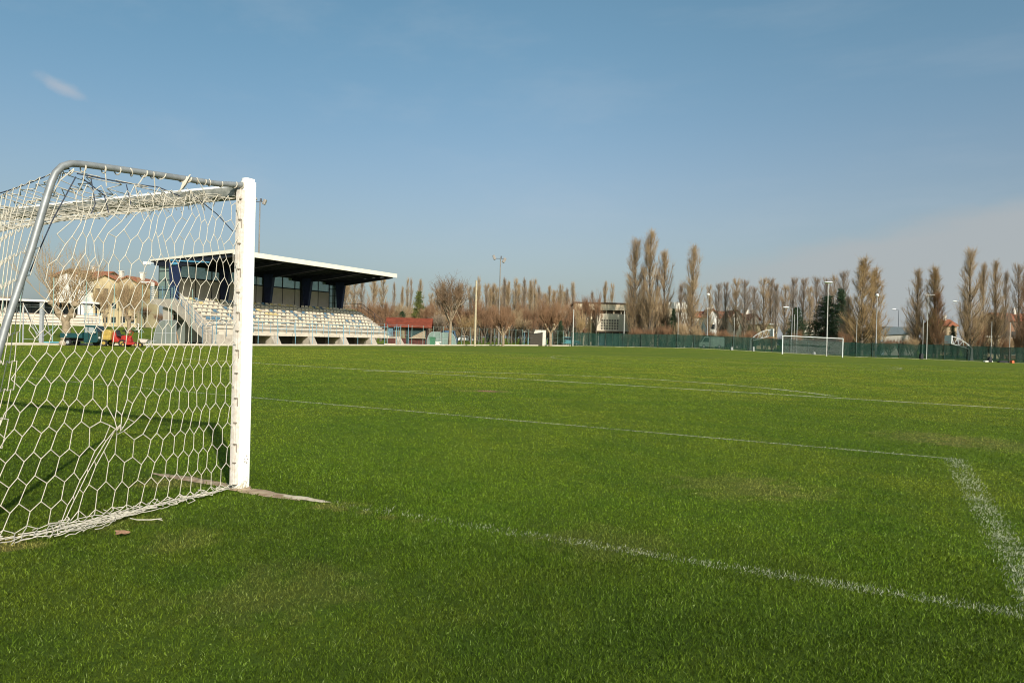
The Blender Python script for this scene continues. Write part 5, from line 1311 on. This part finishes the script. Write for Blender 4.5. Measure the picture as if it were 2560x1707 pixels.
def pollard(seed, th=2.6, arms=3, shoots=13, sl=4.2, spread=.20, tr=.33, armlen=1.7):
    "thick trunk, knobbly arms, long upright shoots from the knuckles"
    r = np.random.default_rng(seed); b = MB(); rnd = random.Random(seed); out = []
    b.tube([(0, 0, -.1), (.05, 0, th * .5), (.0, 0, th)], [tr * 1.25, tr, tr * .95], 10)
    ends = []
    for k in range(arms):
        az = 2 * math.pi * k / arms + r.uniform(-.3, .3); p = [np.array([0, 0, th * .95])]; rad_ = tr * .72
        for s in range(4): p.append(p[-1] + np.array([math.cos(az) * .30 + r.normal(0, .06), math.sin(az) * .2 + r.normal(0, .06), .30 + .06 * s]) * armlen / 1.6)
        b.tube(p, [rad_, rad_ * .85, rad_ * .95, rad_ * .75, rad_ * .8], 8)
        for s in (2, 4): b.ball(p[s] + r.normal(0, .06, 3), rad_ * 1.35, rad_ * 1.25, rad_ * 1.15, 9, 6, .16, rnd); ends.append((p[s], s == 4, az))
    for e, tip, az in ends:
        for _ in range(shoots if tip else shoots // 3):
            d = unit(np.array([math.cos(az) * .25 + r.normal(0, spread), math.sin(az) * .25 + r.normal(0, spread), 1.0])); grow(r, e + r.normal(0, .1, 3) , d, sl * r.uniform(.4, 1.0), .046, 2, 4, out, .36, 1.0, [0, 0, 7, 4])
    return b, prisms([o[0] for o in out], [o[1] for o in out], np.array([max(.007, o[2]) for o in out]), np.array([max(.004, o[3]) for o in out]), 3)
def conifer(seed, Ht=8.0, w_=2.4, dens=1.0, droop=.1):
    r = np.random.default_rng(seed); TA = [(0, 0, 0)]; TB = [(0, 0, Ht)]; TR = [.18]; TRb = [.02]; A = []; B = []
    for z in np.arange(.4, Ht * .99, .26):
        t = z / Ht; R_ = w_ * (1 - t) ** .8 * r.uniform(.75, 1.1) + .1
        for k in range(8):
            az = r.uniform(0, 6.283); R2 = R_ * r.uniform(.55, 1.05); e = np.array([math.cos(az) * R2, math.sin(az) * R2, z - R2 * droop + r.normal(0, .08)]); s = np.array([0, 0, z])
            TA.append(s); TB.append(e); TR.append(.03); TRb.append(.008)
            n = int(34 * dens * (R2 / w_ + .3)); q = r.uniform(.15, 1.05, n)[:, None]; c = s + (e - s) * q + r.normal(0, .10, (n, 3)); dd = unit(unit(e - s) * .6 + r.normal(0, .7, (n, 3))); A.append(c); B.append(c + dd * r.uniform(.12, .32, n)[:, None])
    A = np.concatenate(A); B = np.concatenate(B)
    return prisms(TA, TB, np.array(TR), np.array(TRb), 5), prisms(A, B, .028, .012, 3)
prof_std = ([0, .1, .25, .5, .75, .9, 1.0], [.3, .6, .95, 1.0, .75, .45, .15])
prof_thin = ([0, .1, .3, .5, .75, .9, 1.0], [.3, .5, .8, .85, .75, .55, .2])
prof_top = ([0, .2, .4, .6, .8, .92, 1.0], [.1, .3, .75, 1.0, .95, .75, .35])
prof_wide = ([0, .08, .2, .35, .5, .7, .88, 1.0], [.4, .9, 1.35, 1.3, 1.0, .7, .5, .15])
PROTO = {}
def proto_np(key, tc, bark, twig):
    (V1, F1), (V2, F2) = tc; PROTO[key] = (np_mesh(key + '_trunk', V1, F1, bark), np_mesh(key + '_crown', V2, F2, twig))
for i_, (nm, pf, tw, ntw, lo) in enumerate([('pA', prof_std, 'tan', 1.15, .05), ('pB', prof_thin, 'tan', 1.15, .03), ('pC', prof_top, 'grey', .8, .0), ('pD', prof_top, 'tan', .8, .0), ('pE', prof_wide, 'gold', 1.3, .05), ('pF', prof_std, 'grey', 1.0, .04), ('pG', prof_wide, 'red', 1.2, .08)]):
    proto_np(nm, poplar_mesh(20 + i_, pf, 1.0, ntw, .18 if pf is prof_top else .06, lo), BARKG, TW[tw])
for i_, tw in enumerate(['red', 'tan', 'red', 'grey', 'gold']): proto_np('r%d' % i_, round_tree(40 + i_, 8.0, .40 + .03 * i_), BARKG if tw != 'gold' else BARKT, TW[tw])
proto_np('q0', round_tree(50, 8.0, .50, .7, .30), BARKT, mat('brown_twigs', (.26, .17, .10), .9, .15, .4, col2=(.17, .105, .06)))
for i_, tw in enumerate(['red', 'tan', 'red']): proto_np('s%d' % i_, shrub_tree(60 + i_), BARKG, TW[tw])
for i_, (a_, nd) in enumerate([((7, 8.0, 2.6, 1.0, .12), NEEDLE), ((8, 8.0, 1.7, 1.0, .3), NEEDLEY)]): proto_np('c%d' % i_, conifer(*a_), BARKG, nd)
SIZE = {'q': (8.0, 6.6), 'p': (14.0, 3.2), 'r': (8.0, 6.4), 's': (5.0, 4.4), 'c': (8.0, 5.0)}
def tree(kind, u, vtop, D, wpx, label, cat, name, group=None, rz=None, parts=True):
    q = P(u, D); h_ = max(1.0, H(u, vtop, D)); w_ = px(wpx, D); sh, sw = SIZE[kind[0]]
    if kind == 'c1': sw = 3.4
    g = thing(name, label, cat, q, R0.uniform(0, 6.28) if rz is None else rz, group); g.scale = (w_ / sw, w_ / sw, h_ / sh)
    a_, c_ = PROTO[kind]; np_obj('trunk', a_, g); np_obj('crown', c_, g); return g
PT = 'lombardy_poplar'
# prominent poplars
for k, u, v, D, w_, lab in [
    ('pA', 1584, 603, 133, 62, 'tall bare poplar, left one of the tight group before the school'),
    ('pF', 1603, 672, 136, 34, 'half height slim poplar squeezed between the two tallest poplars'),
    ('pB', 1622, 581, 131, 54, 'tallest bare poplar of all, centre of the group before the school'),
    ('pB', 1659, 630, 134, 50, 'bare poplar right of the tallest one, before the school'),
    ('pF', 1637, 684, 138, 26, 'thin low poplar just right of the trunk of the tallest poplar'),
    ('pA', 1727, 620, 129, 58, 'bushy bare poplar standing alone before the white end of the school'),
    ('pF', 1698, 712, 138, 34, 'small grey poplar leaning at the left side of the lone bushy poplar'),
    ('pE', 2153, 647, 126, 74, 'widest golden poplar with two tops, right of the far goal'),
    ('pE', 2182, 672, 127, 62, 'lower right top growing beside the widest golden poplar'),
    ('pF', 2118, 742, 128, 40, 'low grey side stem at the left foot of the widest golden poplar'),
    ('pA', 2288, 677, 130, 48, 'slim poplar left of the tall pole with a crossbar'),
    ('pE', 2332, 669, 128, 58, 'bushy golden poplar behind the tall pole with a crossbar'),
    ('pG', 2340, 735, 127, 46, 'low reddish poplar skirt at the right foot of the golden poplar'),
    ('pA', 2421, 628, 124, 62, 'tallest poplar of the right hand group'),
    ('pB', 2456, 662, 130, 34, 'slim poplar directly right of the tallest right hand poplar'),
    ('pA', 2486, 657, 126, 44, 'third poplar of the right hand group, orange brown'),
    ('pF', 2509, 681, 132, 32, 'grey slim fourth poplar of the right hand group'),
    ('pC', 2543, 664, 138, 38, 'pale topped poplar with bare dark trunk near the right edge'),
    ('pG', 2562, 683, 120, 40, 'reddish poplar cut by the right edge of the picture'),
    ]: tree(k, u, v, D, w_ * (1.08 if k in ('pA', 'pB', 'pF', 'pC') else .98), lab, 'poplar', PT)
# row of grey topped poplars between the housing and the far goal
row = [(1769, 716, 24), (1792, 711, 26), (1813, 708, 26), (1838, 701, 36), (1860, 702, 34), (1883, 719, 28), (1905, 699, 36), (1925, 699, 36), (1938, 712, 26), (1960, 716, 32), (1979, 697, 30), (2006, 698, 34), (2021, 720, 26), (2038, 696, 32), (2063, 698, 28), (2081, 692, 26), (2102, 681, 34)]
ordn = ['first', 'second', 'third', 'fourth', 'fifth', 'sixth', 'seventh', 'eighth', 'ninth', 'tenth', 'eleventh', 'twelfth', 'thirteenth', 'fourteenth', 'fifteenth', 'sixteenth', 'seventeenth', 'eighteenth', 'nineteenth', 'twentieth']
for i_, (u, v, w_) in enumerate(row):
    tree('pC' if i_ % 3 else 'pD', u, v, 172 + (i_ % 4) * 3, w_ * 1.15, 'bare fan topped poplar, %s from the left in the row behind the far goal' % ordn[i_], 'poplar', PT, 'row of poplars behind the far goal')
# distant poplars over the park
dist = [(859, 640, 34), (884, 704, 26), (902, 703, 26), (930, 699, 28), (955, 697, 26), (983, 708, 14), (1003, 719, 12), (1016, 699, 12), (1024, 698, 12), (1049, 701, 16), (1194, 696, 14), (1212, 716, 14), (1223, 722, 12), (1238, 721, 14), (1258, 697, 22), (1268, 705, 16), (1286, 700, 20), (1308, 698, 20), (1324, 703, 18), (1333, 701, 16), (1345, 717, 18), (1372, 717, 18), (1399, 714, 18), (1415, 722, 16), (1511, 706, 16), (1528, 712, 16), (1478, 730, 18)]
dl = ['tall dim poplar seen beside the right end of the stand roof']
dn = ['just right of the stand roof column', 'second right of the stand roof column', 'third from the stand under the roof edge', 'fourth from the stand under the roof tip', 'thin and alone above the hut roof', 'short, left of the dark pine', 'first of the close pair left of the dark pine', 'second of the close pair left of the dark pine', 'behind the top of the dark pine', 'right behind the tall wooden pole', 'short, left of the floodlight mast', 'shortest left of the floodlight mast', 'touching the left side of the floodlight mast', 'right of the floodlight mast, many stemmed', 'second right of the floodlight mast', 'third right of the floodlight mast', 'fourth right of the floodlight mast', 'fifth right of the floodlight mast', 'sixth right of the floodlight mast', 'seventh right of the floodlight mast', 'above the pollarded tree near the corner', 'right above the pollarded tree near the corner', 'left above the school roof', 'thin above the middle of the school roof', 'last one before the tallest poplars, over the school', 'low between the red trees over the school roof']
for i_, (u, v, w_) in enumerate(dist):
    if i_ == 0: v = 695
    lab = dl[0] if i_ == 0 else 'distant bare poplar, ' + dn[i_ - 1]
    tree(['pB', 'pD', 'pF'][i_ % 3], u, v, 205 + (i_ * 7) % 25, w_ * 1.3, lab, 'poplar', PT, 'distant poplars above the park')
for i_ in range(24):
    u = 1075 + i_ * 15.2 + R0.uniform(-5, 5)
    tree(['pD', 'pB', 'pA'][i_ % 3], u, 722 + R0.uniform(-14, 16), 238 + R0.uniform(-8, 12), 30 + R0.uniform(-5, 9), 'faint poplar low in the farthest line above the park, %s from left' % (ordn[i_] if i_ < 20 else 'twenty ' + ordn[i_ - 20]), 'poplar', PT, 'farthest line of poplars above the park')
# park trees
for k, u, v, D, w_, lab in [
    ('r0', 1000, 775, 118, 84, 'reddish bare tree behind the roof of the hut'),
    ('r2', 950, 790, 125, 80, 'low reddish bare tree between the stand and the hut'),
    ('r1', 900, 775, 120, 70, 'bare tree beside the right stair of the grandstand'),
    ('r0', 1063, 742, 116, 80, 'rust coloured bare tree left of the big plane tree'),
    ('r3', 1098, 760, 112, 70, 'grey bare tree directly left of the big plane trunk'),
    ('r4', 1160, 770, 108, 62, 'small golden bare tree right of the big plane trunk'),
    ('r4', 1179, 765, 112, 54, 'slender pale stemmed tree left of the wooden pole'),
    ('r0', 1212, 775, 122, 66, 'round reddish tree right of the wooden pole'),
    ('r2', 1236, 780, 130, 60, 'round reddish tree below the floodlight mast'),
    ('r1', 1300, 776, 118, 66, 'brown bare tree above the white pavilion canopy'),
    ('r2', 1330, 782, 124, 64, 'reddish bare tree above the white pavilion'),
    ('r0', 1350, 770, 134, 60, 'bare tree behind the pavilion roof'),
    ('r2', 1440, 722, 134, 66, 'tall red twigged tree, left of three over the school roof'),
    ('r0', 1463, 712, 135, 60, 'tall red twigged tree, middle of three over the school roof'),
    ('r2', 1490, 712, 136, 66, 'tall red twigged tree, right of three over the school roof'),
    ('r2', 1410, 768, 128, 56, 'rusty bare tree left of the school'),
    ('r0', 1455, 800, 128, 50, 'low plum coloured tree in front of the school'),
    ('r2', 1425, 742, 131, 66, 'rust red tree at the left corner of the school roof'),
    ('r4', 1450, 775, 124, 44, 'pale stemmed bare tree before the left end of the school'),
    ('r1', 15, 722, 140, 90, 'round bare tree at the left edge behind the low stand'),
    ('r2', 70, 742, 150, 110, 'low reddish bare trees behind the left part of the low stand'),
    ('r0', -40, 700, 130, 100, 'reddish tree cut by the left edge of the picture'),
    ('r4', 250, 694, 112, 76, 'golden bare tree before the left yellow block'),
    ('r4', 305, 676, 106, 84, 'golden bare tree before the right yellow block'),
    ('r4', 345, 668, 95, 84, 'tall golden bare tree just left of the grandstand'),
    ('r0', 362, 752, 100, 54, 'reddish bare tree under the grandstand landing'),
    ('r2', 398, 775, 104, 50, 'reddish bare tree seen below the grandstand stair'),
    ]: tree(k, u, v, D, w_, lab, 'tree', 'bare_tree')
cnt = {}
for i_ in range(44):
    u = 890 + i_ * 12.4 + R0.uniform(-4, 4)
    where = 'between the stand and the hut' if u < 965 else 'behind the hut' if u < 1075 else 'between the hut and the wooden pole' if u < 1187 else 'between the wooden pole and the pavilion' if u < 1310 else 'right of the pavilion'
    cnt[where] = cnt.get(where, 0) + 1
    tree('r%d' % R0.choice([0, 1, 2, 2, 0]), u, (762 if i_ % 3 else 742) + R0.uniform(-12, 12), 155 + R0.uniform(-20, 25), 74 + R0.uniform(-8, 18), 'rusty bare park tree %s, %s from left' % (where, ordn[cnt[where] - 1]), 'tree', 'bare_tree', 'crowd of bare trees in the park')
for i_ in range(30):
    u = 885 + i_ * 18.5 + R0.uniform(-5, 5)
    tree('s%d' % (i_ % 3), u, 790 + R0.uniform(-9, 8), 178 + R0.uniform(-8, 14), 62 + R0.uniform(-8, 14), 'low rusty shrub far back in the park under the trees, %s from left' % (ordn[i_] if i_ < 20 else 'twenty ' + ordn[i_ - 20]), 'shrub', 'bare_shrub', 'hedge of far shrubs at the back of the park')
for i_ in range(22):
    u = 1700 + i_ * 21 + R0.uniform(-6, 6)
    tree('s%d' % (i_ % 3), u, 815 + R0.uniform(-14, 12), 134 + R0.uniform(-6, 10), 48 + R0.uniform(-8, 14), 'leafless shrub, %s from left in the thicket %s' % (ordn[i_ if i_ < 11 else i_ - 11], 'left of the far goal' if i_ < 11 else 'behind the far goal and cedar'), 'shrub', 'bare_shrub', 'thicket of bare shrubs behind the green screen')
for i_ in range(16):
    u = 2170 + i_ * 27 + R0.uniform(-6, 6)
    tree('s%d' % (i_ % 3), u, 820 + R0.uniform(-8, 16), 132 + R0.uniform(-6, 10), 50 + R0.uniform(-8, 14), 'leafless shrub between the hall and the right edge, %s from the left' % ordn[i_], 'shrub', 'bare_shrub', 'thicket of bare shrubs on the right')
for k, u, v, D, w_, lab in [('s0', 1592, 795, 127, 60, 'brown shrub at the foot of the left poplar before the school'), ('s2', 1622, 800, 127, 60, 'brown shrub at the foot of the tallest poplar'), ('s0', 1664, 785, 127, 70, 'dark shrub before the right part of the school'), ('s1', 1705, 775, 126, 62, 'reddish shrub at the foot of the lone bushy poplar'), ('s1', 1740, 790, 125, 60, 'golden brown shrub right of the lone bushy poplar'), ('s2', 1566, 820, 126, 50, 'low shrub before the school entrance'), ('s0', 2440, 770, 126, 80, 'broad dark shrub at the foot of the tallest right hand poplar'), ('s2', 2105, 800, 122, 60, 'bare bush right of the dark cedar'), ('s2', 2545, 800, 122, 60, 'bare bush at the right edge')]:
    tree(k, u, v, D, w_, lab, 'shrub', 'bare_shrub')
for k, u, v, D, w_, lab in [('c0', 2064, 738, 136, 175, 'broad dark cedar behind the tallest white lamp post'), ('c0', 2100, 720, 140, 120, 'second dark conifer right of the tallest white lamp post'), ('c0', 1990, 766, 134, 100, 'dark reddish conifer behind the thin pole left of the far goal'), ('c1', 1044, 726, 122, 62, 'yellow green conifer rising behind the hut'), ('c0', 1004, 777, 118, 64, 'low dark evergreen bush behind the hut roof'), ('c0', 2440, 795, 130, 60, 'dark spruce under the tallest right hand poplar'), ('c0', 1682, 770, 131, 54, 'dark layered cedar before the white end of the school'), ('c0', 1655, 810, 129, 50, 'low dark evergreen left of the layered cedar'), ('c0', 1400, 800, 122, 40, 'dark evergreen behind the pollarded tree'), ('c0', 2380, 812, 134, 50, 'dark evergreen before the orange roofed house')]:
    tree(k, u, v, D, w_, lab, 'conifer', 'conifer')
# pollarded plane trees, each its own
def plane(u, v, D, wpx, label, seed, **k):
    q = P(u, D); h_ = H(u, v, D); tw = k.pop('tw', None); b, (V2, F2) = pollard(seed, **k); z = V2[:, 2].max(); w0 = np.abs(V2[:, 0]).max() * 2
    g = thing('plane_tree', label, 'plane tree', q, YAW); s = h_ / z; sx = px(wpx, D) / w0; g.scale = (sx, sx, s)
    b.build('trunk', BARKT, g, True); np_obj('crown', np_mesh('crown', V2, F2, tw or TW['tan']), g)
plane(164, 545, 63, 290, 'big knobbly plane tree with two thick arms and long upright shoots behind the pickup', 3, th=1.9, arms=2, shoots=15, sl=4.3, spread=.42, tr=.42, armlen=2.1)
plane(322, 655, 82, 110, 'pollarded plane tree in front of the yellow apartment blocks', 5, th=1.9, arms=3, shoots=12, sl=4.4, spread=.18, tr=.40, armlen=1.5)
plane(262, 690, 90, 80, 'slimmer pollarded tree left of the yellow apartment blocks', 8, th=2.1, arms=3, shoots=10, sl=4.4, spread=.15, tr=.28, armlen=1.4)
tree('q0', 1124, 662, 97, 176, 'big plane tree with pale trunk and wide bare crown right of the hut', 'plane tree', 'plane_tree', rz=.4)
plane(1257, 752, 100, 88, 'pollarded plane tree with curled pale arms beside the floodlight mast', 7, th=2.0, arms=4, shoots=12, sl=2.3, spread=.5, tr=.24, armlen=1.4, tw=TW['red'])
plane(1375, 728, 112, 110, 'pollarded plane tree with upswept pale branches at the corner of the fence', 9, th=2.2, arms=5, shoots=12, sl=2.8, spread=.55, tr=.26, armlen=1.5, tw=TW['red'])
plane(1450, 752, 127, 44, 'slender pollarded tree in front of the school left of the jutting block', 10, th=2.4, arms=3, shoots=9, sl=2.8, spread=.22, tr=.16, armlen=1.4)
